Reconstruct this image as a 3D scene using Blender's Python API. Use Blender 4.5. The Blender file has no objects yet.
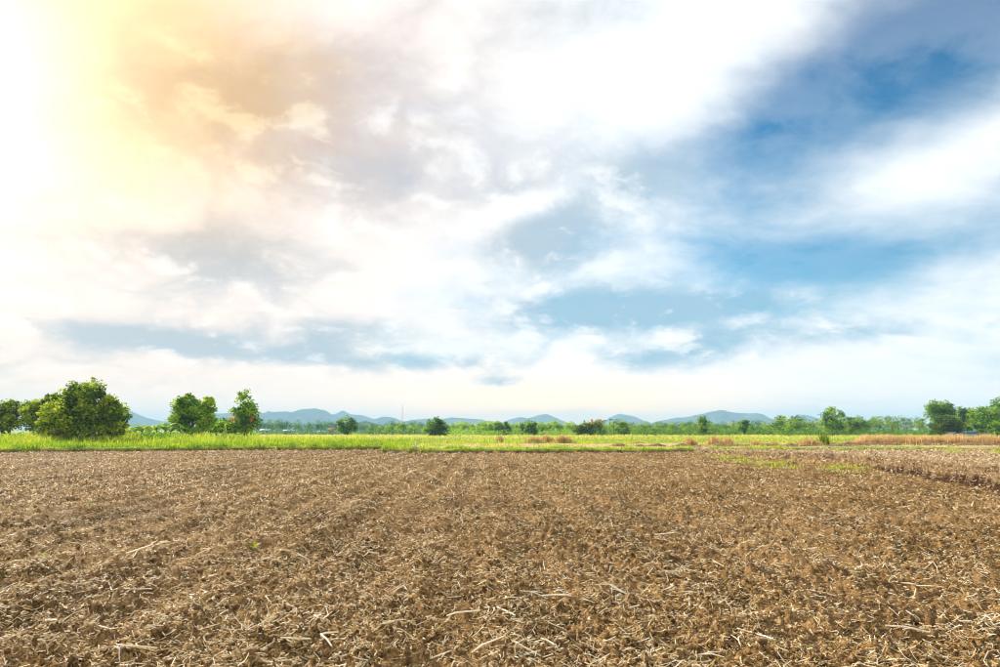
import bpy, bmesh, math, random
import numpy as np
from mathutils import Vector, Matrix

random.seed(7)
RNG = np.random.default_rng(11)
scene = bpy.context.scene
COL = scene.collection
R = math.radians

# ------------------------------------------------------------------ camera
CAM_H = 1.65
FPX = 667.0                       # focal length in pixels of a 1000 px wide frame (24 mm lens)
PITCH = math.atan2(96.5, FPX)     # the horizon lies below the middle of the frame
cam_data = bpy.data.cameras.new("camera")
cam_data.lens = 24.0
cam_data.sensor_width = 36.0
cam_data.clip_start = 0.05
cam_data.clip_end = 60000.0
cam = bpy.data.objects.new("camera", cam_data)
COL.objects.link(cam)
cam.location = (0, 0, CAM_H)
cam.rotation_euler = (math.pi / 2 + PITCH, 0, 0)
scene.camera = cam

# ------------------------------------------------------------------ sun, sky, exposure
SUN_AZ, SUN_EL = R(-45.0), R(23.0)            # ahead and to the left
SUN_DIR = Vector((math.sin(SUN_AZ) * math.cos(SUN_EL), math.cos(SUN_AZ) * math.cos(SUN_EL), math.sin(SUN_EL)))
sun_data = bpy.data.lights.new("sun", 'SUN')
sun_data.energy = 5.0
sun_data.angle = R(2.5)
sun_data.color = (1.0, 0.90, 0.74)
sun = bpy.data.objects.new("sun", sun_data)
COL.objects.link(sun)
sun.rotation_euler = (-SUN_DIR).to_track_quat('-Z', 'Y').to_euler()
sun.location = (-30, 40, 60)

vs = scene.view_settings
vs.view_transform = 'Standard'
vs.look = 'None'
vs.exposure = 0.72
vs.gamma = 1.0
vs.use_curve_mapping = False


class NT:
    """small helper round a node tree"""
    def __init__(self, tree):
        self.t = tree
        self.n = tree.nodes
        self.l = tree.links

    def new(self, kind, **kw):
        n = self.n.new(kind)
        for k, v in kw.items():
            setattr(n, k, v)
        return n

    def put(self, sock, v):
        if isinstance(v, bpy.types.NodeSocket):
            self.l.new(v, sock)
        elif v is not None:
            sock.default_value = v

    def m(self, op, a, b=None, c=None, clamp=False):
        n = self.new('ShaderNodeMath', operation=op, use_clamp=clamp)
        self.put(n.inputs[0], a)
        self.put(n.inputs[1], b)
        self.put(n.inputs[2], c)
        return n.outputs[0]

    def vm(self, op, a, b=None, scale=None):
        n = self.new('ShaderNodeVectorMath', operation=op)
        self.put(n.inputs[0], a)
        self.put(n.inputs[1], b)
        if scale is not None:
            self.put(n.inputs['Scale'], scale)
        return n.outputs['Value'] if op in ('DOT_PRODUCT', 'LENGTH') else n.outputs['Vector']

    def noise(self, vec, scale, detail=6.0, rough=0.55, dist=0.0, color=False, lac=2.0):
        n = self.new('ShaderNodeTexNoise')
        self.put(n.inputs['Vector'], vec)
        n.inputs['Scale'].default_value = scale
        n.inputs['Detail'].default_value = detail
        n.inputs['Roughness'].default_value = rough
        n.inputs['Lacunarity'].default_value = lac
        n.inputs['Distortion'].default_value = dist
        return n.outputs['Color'] if color else n.outputs[0]

    def mix(self, f, a, b, blend='MIX'):
        n = self.new('ShaderNodeMix', data_type='RGBA', blend_type=blend)
        n.clamp_factor = True
        self.put(n.inputs[0], f)
        self.put(n.inputs[6], a if not isinstance(a, tuple) else (*a[:3], 1.0))
        self.put(n.inputs[7], b if not isinstance(b, tuple) else (*b[:3], 1.0))
        return n.outputs[2]

    def step(self, v, lo, hi, a=0.0, b=1.0):
        n = self.new('ShaderNodeMapRange', interpolation_type='SMOOTHSTEP')
        self.put(n.inputs[0], v)
        self.put(n.inputs[1], lo)
        self.put(n.inputs[2], hi)
        self.put(n.inputs[3], a)
        self.put(n.inputs[4], b)
        return n.outputs[0]


def px_dir(px, py):
    """azimuth and elevation of the direction in which the photograph shows a pixel"""
    a, b = (px - 500) / FPX, (333.5 - py) / FPX
    cp, sp = math.cos(PITCH), math.sin(PITCH)
    x, y, z = a, cp - b * sp, sp + b * cp
    return math.atan2(x, y), math.atan2(z, math.hypot(x, y))


def build_world():
    w = bpy.data.worlds.new("World")
    scene.world = w
    w.use_nodes = True
    w.cycles.sampling_method = 'MANUAL'
    w.cycles.sample_map_resolution = 1024
    N = NT(w.node_tree)
    N.n.clear()
    out = N.new('ShaderNodeOutputWorld')
    bg = N.new('ShaderNodeBackground')
    bg.inputs['Strength'].default_value = 0.07
    N.l.new(bg.outputs[0], out.inputs[0])
    sky = N.new('ShaderNodeTexSky', sky_type='NISHITA')
    sky.sun_disc = False
    sky.sun_elevation = SUN_EL
    sky.sun_rotation = SUN_AZ
    sky.air_density = 1.0
    sky.dust_density = 0.6
    sky.ozone_density = 2.0

    tc = N.new('ShaderNodeTexCoord')
    d = N.vm('NORMALIZE', tc.outputs['Generated'])
    sp = N.new('ShaderNodeSeparateXYZ')
    N.l.new(d, sp.inputs[0])
    X, Y, Z = sp.outputs
    az = N.m('ARCTAN2', X, Y)
    zc = N.m('MAXIMUM', Z, 0.0)
    el = N.m('ARCSINE', Z)

    # clouds lie on a flattish deck: their pattern shrinks toward the horizon
    inv = N.m('DIVIDE', 1.0, N.m('ADD', zc, 0.20))
    P0 = N.vm('SCALE', d, scale=inv)
    warp = N.vm('SUBTRACT', N.noise(P0, 1.3, 4, 0.55, color=True), (0.5, 0.5, 0.5))
    P = N.vm('ADD', P0, N.vm('SCALE', warp, scale=0.22))
    # streaked pattern for the high thin clouds, drawn out from left to right and upward
    rot = N.new('ShaderNodeMapping')
    rot.inputs['Rotation'].default_value = (0, 0, R(-24))
    rot.inputs['Scale'].default_value = (0.75, 1.6, 1.0)
    N.l.new(P, rot.inputs['Vector'])
    Ps = rot.outputs[0]
    soff = Vector((SUN_DIR.x, SUN_DIR.y, 0.0)) * 0.055

    P1 = N.vm('ADD', N.vm('SCALE', d, scale=N.m('DIVIDE', 1.0, N.m('ADD', zc, 0.42))), N.vm('SCALE', warp, scale=0.16))

    def field(shift):
        q = N.vm('ADD', P1, tuple(Vector((4.2, 1.7, 0.3)) + shift))
        f = N.noise(q, 2.9, 10, 0.57)
        puff = N.m('ABSOLUTE', N.m('SUBTRACT', N.noise(q, 4.8, 9, 0.58), 0.5))
        return N.m('SUBTRACT', f, N.m('MULTIPLY', puff, 1.25))
    big = N.m('SUBTRACT', N.noise(P, 1.1, 8, 0.52), 0.5)
    mid = field(Vector((0, 0, 0)))
    lit = field(soff)
    finec = N.m('SUBTRACT', N.noise(Ps, 1.7, 9, 0.58, 0.25), 0.5)
    midc = N.m('SUBTRACT', mid, 0.38)
    relief = N.m('SUBTRACT', mid, lit)               # bright where the deck thins toward the sun

    def blob(px, py, sx, sy, rot=0.0):
        a0, e0 = px_dir(px, py)
        u = N.m('SUBTRACT', az, a0)
        v = N.m('SUBTRACT', el, e0)
        if rot:
            c, s = math.cos(R(rot)), math.sin(R(rot))
            u, v = (N.m('ADD', N.m('MULTIPLY', u, c), N.m('MULTIPLY', v, s)),
                    N.m('SUBTRACT', N.m('MULTIPLY', v, c), N.m('MULTIPLY', u, s)))
        u = N.m('MULTIPLY', u, FPX / sx)
        v = N.m('MULTIPLY', v, FPX / sy)
        r2 = N.m('ADD', N.m('MULTIPLY', u, u), N.m('MULTIPLY', v, v))
        return N.m('EXPONENT', N.m('MULTIPLY', r2, -1.0))

    def total(items):
        s = None
        for k, b in items:
            t = N.m('MULTIPLY', b, k)
            s = t if s is None else N.m('ADD', s, t)
        return s

    # --- where the blue shows between the clouds
    gap = total([(1.05, blob(885, 60, 160, 62, 14)), (0.55, blob(1010, 50, 130, 70)), (0.55, blob(790, 120, 90, 50, 25)),
                 (0.95, blob(920, 243, 180, 26, 2)), (0.62, blob(745, 238, 90, 34, 8)), (0.4, blob(850, 262, 120, 20, -3)),
                 (-0.30, blob(940, 165, 150, 22, 12)), (0.5, blob(1350, 150, 260, 160)), (0.0, blob(990, 110, 60, 20, 10))])
    gap = N.m('ADD', gap, N.m('MULTIPLY', finec, 1.3))
    tear = N.m('SUBTRACT', N.noise(N.vm('ADD', P1, (1.3, 7.7, 2.1)), 2.3, 10, 0.60), 0.5)
    gap = N.m('ADD', gap, N.m('MULTIPLY', tear, 2.4))
    gap = N.m('ADD', gap, N.m('MULTIPLY', big, 0.4))
    gap = N.m('SUBTRACT', gap, N.step(az, -0.05, -0.55, 0.0, 0.9))
    blue = N.step(gap, -0.10, 1.60)
    blue = N.m('MULTIPLY', blue, N.step(N.m('ADD', midc, N.m('MULTIPLY', tear, 0.5)), -0.12, 0.16, 1.0, 0.84))
    # --- grey undersides of the deck
    under = total([(0.65, blob(330, 155, 210, 65, -8)), (0.5, blob(110, 240, 190, 36)), (0.45, blob(590, 8, 170, 26)), (0.15, blob(330, 60, 160, 40)),
                   (0.85, blob(200, 345, 170, 14, -3)), (0.55, blob(330, 330, 80, 12)), (0.7, blob(445, 362, 60, 10)),
                   (0.95, blob(640, 312, 105, 18)), (0.65, blob(545, 240, 55, 32)), (0.6, blob(600, 190, 80, 26, 12)),
                   (0.6, blob(650, 358, 90, 17)), (0.8, blob(495, 383, 34, 8)), (0.5, blob(840, 332, 110, 11)), (0.3, blob(760, 300, 60, 14)),
                   (0.40, blob(700, 165, 100, 50)), (-0.35, blob(420, 265, 90, 40)), (0.25, blob(560, 290, 160, 60)), (-0.5, blob(530, 205, 70, 14, 20)), (-0.35, blob(590, 275, 60, 12, 15)),
                   (-0.8, blob(560, 402, 150, 17)), (-0.30, blob(640, 80, 110, 60)), (-0.3, blob(900, 380, 160, 30))])
    under = N.m('ADD', under, N.m('MULTIPLY', midc, 1.65))
    under = N.m('SUBTRACT', under, N.m('MULTIPLY', relief, 1.6))
    under = N.m('ADD', under, N.m('MULTIPLY', big, 0.35))
    grey = N.step(under, 0.06, 0.92)

    cs = N.vm('DOT_PRODUCT', d, tuple(SUN_DIR))
    cs = N.m('MAXIMUM', cs, 0.0)
    glow_w = N.step(cs, math.cos(R(54)), math.cos(R(12)))     # warm light round the veiled sun
    glow_m = N.m('MULTIPLY', N.step(el, 0.18, 0.42), N.step(N.m('ADD', cs, N.m('MULTIPLY', midc, 0.10)), math.cos(R(30)), math.cos(R(13))))
    glow_n = N.m('POWER', cs, 56.0)
    low = N.m('EXPONENT', N.m('MULTIPLY', N.m('ABSOLUTE', el), -15.0))  # toward the horizon

    white = N.mix(glow_w, (0.94, 0.97, 0.99), (1.0, 0.86, 0.77))
    shade = N.mix(glow_w, (0.30, 0.51, 0.66), (0.50, 0.56, 0.60))
    shade = N.mix(N.step(el, 0.10, 0.42), shade, N.mix(glow_w, (0.50, 0.60, 0.68), (0.70, 0.56, 0.50)))
    cloud = N.mix(grey, white, shade)
    rim = N.step(N.m('ADD', relief, N.m('MULTIPLY', midc, -0.10)), 0.015, 0.16)
    cloud = N.mix(N.m('MULTIPLY', rim, 0.45), cloud, (1.04, 1.02, 0.99))
    # yellow light through the cloud edges nearest the sun
    cloud = N.vm('MULTIPLY', cloud, N.mix(glow_m, (1.0, 1.0, 1.0), (1.02, 0.83, 0.48)))
    # cream band of evening light over the hills
    band = N.m('MULTIPLY', low, N.m('ADD', N.m('ADD', 0.30, N.m('MULTIPLY', blob(120, 400, 330, 70), 0.35)), N.m('MULTIPLY', blob(555, 405, 170, 36), 1.6)))
    cloud = N.mix(N.m('MULTIPLY', band, N.m('SUBTRACT', 1.0, N.m('MULTIPLY', grey, 0.75))), cloud, (1.75, 1.12, 0.66))
    cloud10 = N.vm('SCALE', cloud, scale=10.0)

    clear = N.vm('MULTIPLY', sky.outputs[0], (0.22, 0.86, 1.18))
    deep = N.step(el, 0.28, 0.62)
    clear = N.vm('MULTIPLY', clear, N.mix(deep, (0.85, 1.15, 1.05), (0.40, 0.74, 0.86)))
    col = N.mix(blue, cloud10, clear)
    # light of the sun through thin cloud
    g = N.vm('SCALE', N.mix(glow_n, (1.0, 0.80, 0.52), (1.0, 0.96, 0.88)), scale=N.m('MULTIPLY', glow_n, 11.0))
    col = N.vm('ADD', col, g)
    N.l.new(col, bg.inputs['Color'])


build_world()

scene.cycles.filter_width = 1.1
scene.cycles.max_bounces = 6
scene.cycles.diffuse_bounces = 3
scene.cycles.transmission_bounces = 4
scene.cycles.volume_bounces = 0
scene.cycles.use_denoising = True
try:
    scene.cycles.denoiser = 'OPENIMAGEDENOISE'
except Exception:
    pass


# ------------------------------------------------------------------ helpers
def D_of(py, z=0.0):
    """ground distance at which height z is seen at picture row py"""
    return (CAM_H - z) * FPX / (py - 430.0)


def X_of(px, dist):
    return (px - 500.0) / FPX * dist


def link(name, mesh, mat=None, parent=None, **props):
    o = bpy.data.objects.new(name, mesh)
    COL.objects.link(o)
    if mat is not None and mesh is not None and len(mesh.materials) == 0:
        mesh.materials.append(mat)
    if parent is not None:
        o.parent = parent
    for k, v in props.items():
        o[k] = v
    return o


def empty(name, loc, rz=0.0, **props):
    o = bpy.data.objects.new(name, None)
    COL.objects.link(o)
    o.location = loc
    o.rotation_euler = (0, 0, rz)
    o.empty_display_size = 0.2
    for k, v in props.items():
        o[k] = v
    return o


def np_mesh(name, verts, faces, smooth=False, attr=None):
    """verts (n,3), faces (m,k) with one k"""
    me = bpy.data.meshes.new(name)
    verts = np.ascontiguousarray(verts, dtype=np.float32)
    faces = np.ascontiguousarray(faces, dtype=np.int32)
    m, k = faces.shape
    me.vertices.add(len(verts))
    me.vertices.foreach_set('co', verts.ravel())
    me.loops.add(m * k)
    me.loops.foreach_set('vertex_index', faces.ravel())
    me.polygons.add(m)
    me.polygons.foreach_set('loop_start', np.arange(0, m * k, k, dtype=np.int32))
    me.polygons.foreach_set('loop_total', np.full(m, k, dtype=np.int32))
    if smooth:
        me.polygons.foreach_set('use_smooth', np.ones(m, dtype=bool))
    if attr is not None:
        a = me.attributes.new('tone', 'FLOAT', 'POINT')
        a.data.foreach_set('value', np.ascontiguousarray(attr, dtype=np.float32))
    me.update(calc_edges=True)
    return me


_perm = np.random.default_rng(3).permutation(4096).astype(np.int64)


def _hash(ix, iy, s):
    return _perm[(_perm[(ix + s * 131) & 4095] + iy) & 4095]


def vnoise(x, y, s=0):
    """smooth gradient noise about -1..1"""
    ix = np.floor(x).astype(np.int64)
    iy = np.floor(y).astype(np.int64)
    fx, fy = x - ix, y - iy
    ux = fx * fx * fx * (fx * (fx * 6 - 15) + 10)
    uy = fy * fy * fy * (fy * (fy * 6 - 15) + 10)

    def g(jx, jy, dx, dy):
        a = _hash(ix + jx, iy + jy, s) * (2 * math.pi / 4096)
        return np.cos(a) * dx + np.sin(a) * dy
    a = g(0, 0, fx, fy) * (1 - ux) + g(1, 0, fx - 1, fy) * ux
    b = g(0, 1, fx, fy - 1) * (1 - ux) + g(1, 1, fx - 1, fy - 1) * ux
    return (a * (1 - uy) + b * uy) * 1.5


def fbm(x, y, s=0, octs=4, gain=0.5):
    t, a = 0, 1.0
    for o in range(octs):
        t = t + a * vnoise(x * 2 ** o, y * 2 ** o, s + o)
        a *= gain
    return t


def worley(x, y, s=0):
    """distance to the nearest jittered point and that point's random value"""
    ix = np.floor(x).astype(np.int64)
    iy = np.floor(y).astype(np.int64)
    best = np.full(x.shape, 9.0)
    val = np.zeros(x.shape)
    for dx in (-1, 0, 1):
        for dy in (-1, 0, 1):
            cx, cy = ix + dx, iy + dy
            h1 = _hash(cx, cy, s) / 4096.0
            h2 = _hash(cx, cy, s + 7) / 4096.0
            h3 = _hash(cx, cy, s + 13) / 4096.0
            dd = np.hypot(cx + h1 - x, cy + h2 - y)
            k = dd < best
            best = np.where(k, dd, best)
            val = np.where(k, h3, val)
    return best, val


def grid_faces(nu, nv):
    i = np.arange(nu - 1)[:, None]
    j = np.arange(nv - 1)[None, :]
    a = (i * nv + j).ravel()
    return np.stack([a, a + nv, a + nv + 1, a + 1], axis=1)


# ------------------------------------------------------------------ materials
def material(name):
    m = bpy.data.materials.new(name)
    m.use_nodes = True
    N = NT(m.node_tree)
    N.n.clear()
    out = N.new('ShaderNodeOutputMaterial')
    return m, N, out


def principled(N, col, rough=0.9, spec=0.2, bump=None, strength=0.4, dist=0.02):
    p = N.new('ShaderNodeBsdfPrincipled')
    N.put(p.inputs['Base Color'], col if not isinstance(col, tuple) else (*col[:3], 1.0))
    N.put(p.inputs['Roughness'], rough)
    p.inputs['Specular IOR Level'].default_value = spec
    if bump is not None:
        b = N.new('ShaderNodeBump')
        b.inputs['Strength'].default_value = strength
        b.inputs['Distance'].default_value = dist
        N.put(b.inputs['Height'], bump)
        N.l.new(b.outputs[0], p.inputs['Normal'])
    return p


def pos(N):
    return N.new('ShaderNodeNewGeometry').outputs['Position']


def mat_soil():
    m, N, out = material('ploughed_soil')
    p = pos(N)
    a = N.noise(p, 0.35, 4, 0.55)
    b = N.noise(p, 7.0, 6, 0.65)
    c = N.noise(p, 38.0, 4, 0.6, 0.6)
    e = N.noise(N.vm('ADD', p, (3, 9, 2)), 15.0, 6, 0.7)
    col = N.mix(N.step(b, 0.32, 0.66), (0.034, 0.018, 0.006), (0.24, 0.136, 0.044))
    col = N.mix(N.step(c, 0.47, 0.66), col, (0.38, 0.235, 0.090))
    col = N.mix(N.step(c, 0.47, 0.36, 0.0, 0.9), col, (0.018, 0.009, 0.003))  # near-black specks paint in the shade of small pits between crumbs
    col = N.mix(N.step(e, 0.60, 0.72), col, (0.68, 0.52, 0.32))
    col = N.mix(N.step(a, 0.42, 0.62, 0.0, 0.40), col, (0.33, 0.20, 0.09))
    damp = N.noise(N.vm('MULTIPLY', p, (1.0, 0.45, 1.0)), 0.55, 5, 0.6)
    col = N.mix(N.step(damp, 0.48, 0.64, 0.0, 0.65), col, N.vm('MULTIPLY', col, (0.40, 0.38, 0.36)))
    N.l.new(principled(N, col, 0.95, 0.12, N.m('ADD', N.m('MULTIPLY', b, 0.5), c), 0.7, 0.03).outputs[0], out.inputs[0])
    return m


def mat_plot():
    m, N, out = material('dry_plot_soil')
    p = pos(N)
    a = N.noise(p, 0.25, 5, 0.6)
    b = N.noise(p, 5.0, 6, 0.68)
    c = N.noise(p, 30.0, 4, 0.6, 0.6)
    col = N.mix(N.step(b, 0.34, 0.64), (0.09, 0.047, 0.018), (0.38, 0.25, 0.12))
    col = N.mix(N.step(c, 0.48, 0.66), col, (0.56, 0.41, 0.22))
    col = N.mix(N.step(a, 0.58, 0.70, 0.0, 0.3), col, (0.30, 0.31, 0.07))
    at = N.new('ShaderNodeAttribute')              # earth face of the bank, its shade put into the colour
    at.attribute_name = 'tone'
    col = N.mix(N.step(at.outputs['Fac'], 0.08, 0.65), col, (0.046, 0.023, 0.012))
    N.l.new(principled(N, col, 0.95, 0.12, N.m('ADD', b, c), 0.7, 0.03).outputs[0], out.inputs[0])
    return m


def mat_meadow():
    m, N, out = material('meadow_ground')
    p = pos(N)
    a = N.noise(N.vm('MULTIPLY', p, (0.35, 1.2, 1)), 0.05, 5, 0.6)
    b = N.noise(p, 1.4, 6, 0.65)
    col = N.mix(N.step(b, 0.3, 0.7), (0.11, 0.16, 0.02), (0.30, 0.36, 0.04))
    col = N.mix(N.step(a, 0.50, 0.62, 0.0, 0.8), col, (0.48, 0.40, 0.16))
    yy = N.new('ShaderNodeSeparateXYZ')
    N.l.new(p, yy.inputs[0])
    col = N.mix(N.step(N.m('ADD', yy.outputs[1], N.m('MULTIPLY', b, 3.0)), 46.0, 52.0), (0.27, 0.17, 0.09), col)
    N.l.new(principled(N, col, 0.95, 0.1, b, 0.6, 0.05).outputs[0], out.inputs[0])
    return m


def mat_verge():
    m, N, out = material('verge_turf')
    p = pos(N)
    b = N.noise(p, 2.2, 6, 0.65)
    a = N.noise(p, 0.18, 4, 0.6)
    turf = N.mix(N.step(b, 0.3, 0.7), (0.12, 0.17, 0.02), (0.30, 0.35, 0.04))
    turf = N.mix(N.step(a, 0.52, 0.66, 0.0, 0.7), turf, (0.42, 0.33, 0.13))
    at = N.new('ShaderNodeAttribute')
    at.attribute_name = 'tone'
    turf = N.mix(N.step(at.outputs['Fac'], 0.2, 0.8), turf, N.mix(N.step(b, 0.35, 0.65), (0.36, 0.24, 0.10), (0.60, 0.47, 0.24)))
    s = N.new('ShaderNodeSeparateXYZ')
    N.l.new(p, s.inputs[0])
    soil = N.mix(N.step(b, 0.35, 0.65), (0.10, 0.055, 0.025), (0.26, 0.16, 0.085))
    col = N.mix(N.step(N.m('ADD', s.outputs[2], N.m('MULTIPLY', b, 0.08)), 0.15, 0.20), soil, turf)
    N.l.new(principled(N, col, 0.95, 0.1, b, 0.6, 0.05).outputs[0], out.inputs[0])
    return m


def mat_blades(name, c0, c1, c2, trans=0.45, rough=0.7):
    """leaves, grass and straw: tone attribute picks the shade of each piece, light passes through"""
    m, N, out = material(name)
    at = N.new('ShaderNodeAttribute')
    at.attribute_name = 'tone'
    t = at.outputs['Fac']
    col = N.mix(N.step(t, 0.0, 0.55), c0, c1)
    col = N.mix(N.step(t, 0.5, 1.0), col, c2)
    pr = principled(N, col, rough, 0.25)
    if trans > 0:
        tr = N.new('ShaderNodeBsdfTranslucent')
        N.l.new(col, tr.inputs[0])
        mx = N.new('ShaderNodeMixShader')
        mx.inputs[0].default_value = trans
        N.l.new(pr.outputs[0], mx.inputs[1])
        N.l.new(tr.outputs[0], mx.inputs[2])
        N.l.new(mx.outputs[0], out.inputs[0])
    else:
        N.l.new(pr.outputs[0], out.inputs[0])
    return m


def mat_noise(name, c0, c1, scale, rough=0.85, bump=0.5, dist=0.02, spec=0.2):
    m, N, out = material(name)
    tc = N.new('ShaderNodeTexCoord')
    b = N.noise(tc.outputs['Object'], scale, 6, 0.65)
    col = N.mix(N.step(b, 0.32, 0.68), c0, c1)
    N.l.new(principled(N, col, rough, spec, b, bump, dist).outputs[0], out.inputs[0])
    return m


M = dict(
    soil=mat_soil(), plot=mat_plot(), meadow=mat_meadow(), verge=mat_verge(),
    straw=mat_blades('straw', (0.44, 0.27, 0.09), (0.78, 0.58, 0.29), (0.97, 0.90, 0.73), 0.3, 0.5),
    chaff=mat_blades('chaff', (0.14, 0.078, 0.024), (0.54, 0.365, 0.145), (0.96, 0.84, 0.58), 0.3, 0.6),
    clod=mat_noise('soil_clod', (0.07, 0.036, 0.013), (0.30, 0.175, 0.075), 22.0, 0.95, 0.8, 0.01),
    grass=mat_blades('grass', (0.12, 0.24, 0.015), (0.29, 0.43, 0.02), (0.56, 0.60, 0.05), 0.5),
    meadowgrass=mat_blades('meadow_grass', (0.15, 0.27, 0.02), (0.33, 0.45, 0.03), (0.64, 0.60, 0.13), 0.5),
    dry=mat_blades('dry_grass', (0.38, 0.22, 0.07), (0.60, 0.40, 0.17), (0.80, 0.62, 0.31), 0.4),
    strawmat=mat_blades('mown_straw', (0.20, 0.12, 0.06), (0.56, 0.41, 0.24), (0.92, 0.79, 0.56), 0.3),
    leaf_olive=mat_blades('olive_leaves', (0.028, 0.070, 0.008), (0.15, 0.25, 0.014), (0.46, 0.54, 0.035), 0.5),
    leaf_deep=mat_blades('deep_green_leaves', (0.026, 0.078, 0.014), (0.10, 0.24, 0.03), (0.32, 0.50, 0.05), 0.5),
    leaf_bright=mat_blades('bright_green_leaves', (0.030, 0.11, 0.010), (0.13, 0.31, 0.018), (0.44, 0.58, 0.03), 0.5),
    leaf_moss=mat_blades('moss_green_leaves', (0.025, 0.06, 0.008), (0.10, 0.17, 0.015), (0.27, 0.34, 0.03), 0.45),
    leaf_lime=mat_blades('lime_leaves', (0.12, 0.26, 0.02), (0.30, 0.52, 0.05), (0.52, 0.66, 0.09), 0.5),
    leaf_teal=mat_blades('blue_green_leaves', (0.03, 0.10, 0.05), (0.08, 0.23, 0.10), (0.20, 0.38, 0.12), 0.4),
    leaf_orange=mat_blades('orange_blossom', (0.45, 0.16, 0.03), (0.75, 0.34, 0.09), (0.9, 0.62, 0.30), 0.4),
    leaf_red=mat_blades('russet_leaves', (0.16, 0.035, 0.02), (0.30, 0.075, 0.03), (0.42, 0.16, 0.06), 0.4),
    bark=mat_noise('bark', (0.06, 0.042, 0.028), (0.16, 0.115, 0.08), 6.0, 0.95, 0.8, 0.05),
    deadwood=mat_noise('dead_wood', (0.22, 0.16, 0.11), (0.42, 0.33, 0.24), 6.0, 0.9, 0.6, 0.02),
    hill=mat_noise('wooded_hill', (0.015, 0.040, 0.035), (0.10, 0.14, 0.07), 0.016, 1.0, 1.0, 12.0, 0.0),
    white=mat_noise('whitewash', (0.62, 0.61, 0.58), (0.80, 0.79, 0.76), 1.5, 0.85, 0.2),
    zinc=mat_noise('roof_sheet', (0.55, 0.57, 0.58), (0.74, 0.75, 0.75), 1.2, 0.5, 0.2),
    redroof=mat_noise('red_roof', (0.30, 0.07, 0.04), (0.42, 0.13, 0.07), 1.5, 0.85, 0.3),
    blueroof=mat_noise('blue_roof', (0.01, 0.07, 0.11), (0.02, 0.12, 0.17), 1.5, 0.6, 0.2),
    dark=mat_noise('dark_opening', (0.02, 0.02, 0.02), (0.05, 0.045, 0.04), 3.0, 0.6, 0.1),
    steel=mat_noise('mast_paint', (0.55, 0.30, 0.22), (0.66, 0.42, 0.33), 0.2, 0.6, 0.1),
    concrete=mat_noise('concrete', (0.45, 0.43, 0.41), (0.66, 0.64, 0.61), 9.0, 0.9, 0.4, 0.01),
)

# ------------------------------------------------------------------ ground sheet to the horizon
FAR = 6600.0
gv = np.array([[-6500, -60, -0.18], [6500, -60, -0.18], [6500, FAR, -0.18], [-6500, FAR, -0.18]], dtype=float)
link('ground', np_mesh('ground', gv, np.array([[0, 1, 2, 3]])), M['meadow'], kind='structure',
     label='flat green meadow plain reaching to the hills')


# ------------------------------------------------------------------ ploughed field
def soil_h(x, y):
    far = np.clip(np.hypot(x, y) / 40.0, 0, 1)
    h = 0.035 * fbm(x / 2.2, y / 2.2, 1, 3)
    # faint tractor furrows running away from the viewer
    h = h + (0.030 + 0.018 * far) * np.sin((x + 0.03 * y + 0.22 * vnoise(x / 3, y / 5, 40)) * 2 * math.pi / 0.95)
    d1, v1 = worley(x / 0.20 + 0.6 * vnoise(x / 0.15, y / 0.15, 21), y / 0.20, 5)
    h = h + 0.095 * np.clip(0.80 - d1, 0, 1) * (0.15 + v1 * v1 * 1.3)
    d2, v2 = worley(x / 0.075, y / 0.075 + 0.5 * vnoise(x / 0.06, y / 0.06, 22), 17)
    h = h + 0.085 * np.clip(0.8 - d2, 0, 1) * (0.2 + v2)
    d3, v3 = worley(x / 0.75, y / 0.75, 31)
    h = h + 0.05 * np.clip(0.62 - d3, 0, 1) * (v3 > 0.6)
    h = h + 0.020 * fbm(x / 0.05, y / 0.05, 9, 2)
    return h - 0.075


def build_field():
    na, nr = 930, 540
    th = np.linspace(R(-58), R(58), na)
    rr = 2.2 * (76 / 2.2) ** (np.linspace(0, 1, nr))
    T, Rr = np.meshgrid(th, rr, indexing='ij')
    jit = RNG.uniform(-0.3, 0.3, T.shape)
    T = T + jit * (th[1] - th[0])
    X, Y = Rr * np.sin(T), Rr * np.cos(T)
    Zh = soil_h(X, Y)
    v = np.stack([X, Y, Zh], -1).reshape(-1, 3)
    f = grid_faces(na, nr)[:, ::-1]
    link('ploughed_field', np_mesh('ploughed_field', v, f), M['soil'], kind='structure',
         label='brown ploughed field littered with straw')


build_field()

# edge of the field, seen from above: the far side and the bank on the right
FAR_EDGE = [(-120, 50), (-60, 50), (-37, 50), (-21, 55.5), (-10.3, 57.5), (-9.9, 57.3), (-8.9, 50.5), (0, 49.5), (10, 50), (14.5, 51.5), (20, 52), (40, 52)]
BANK = [(9.0, -6), (10.5, 4), (12.2, 11), (13.3, 18), (14.6, 23), (16.2, 30.5), (15.9, 35.5), (14.9, 41), (14.2, 48), (15, 54), (20, 64), (30, 75)]


def polyline(pts, t_key, ts):
    a = np.array(pts, dtype=float)
    return np.interp(ts, a[:, t_key], a[:, 1 - t_key])


def far_edge_y(x):
    return polyline(FAR_EDGE, 0, x) + 0.8 * vnoise(x / 4.0, x * 0 + 3.3, 50) + 0.5 * vnoise(x / 1.2, x * 0 + 1.3, 54) + 0.25 * vnoise(x / 0.5, x * 0, 51)


def bank_x(y):
    return polyline(BANK, 1, y) + 0.40 * vnoise(y / 2.6, y * 0 + 8.1, 52) + 0.12 * vnoise(y / 0.5, y * 0, 53)


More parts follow.
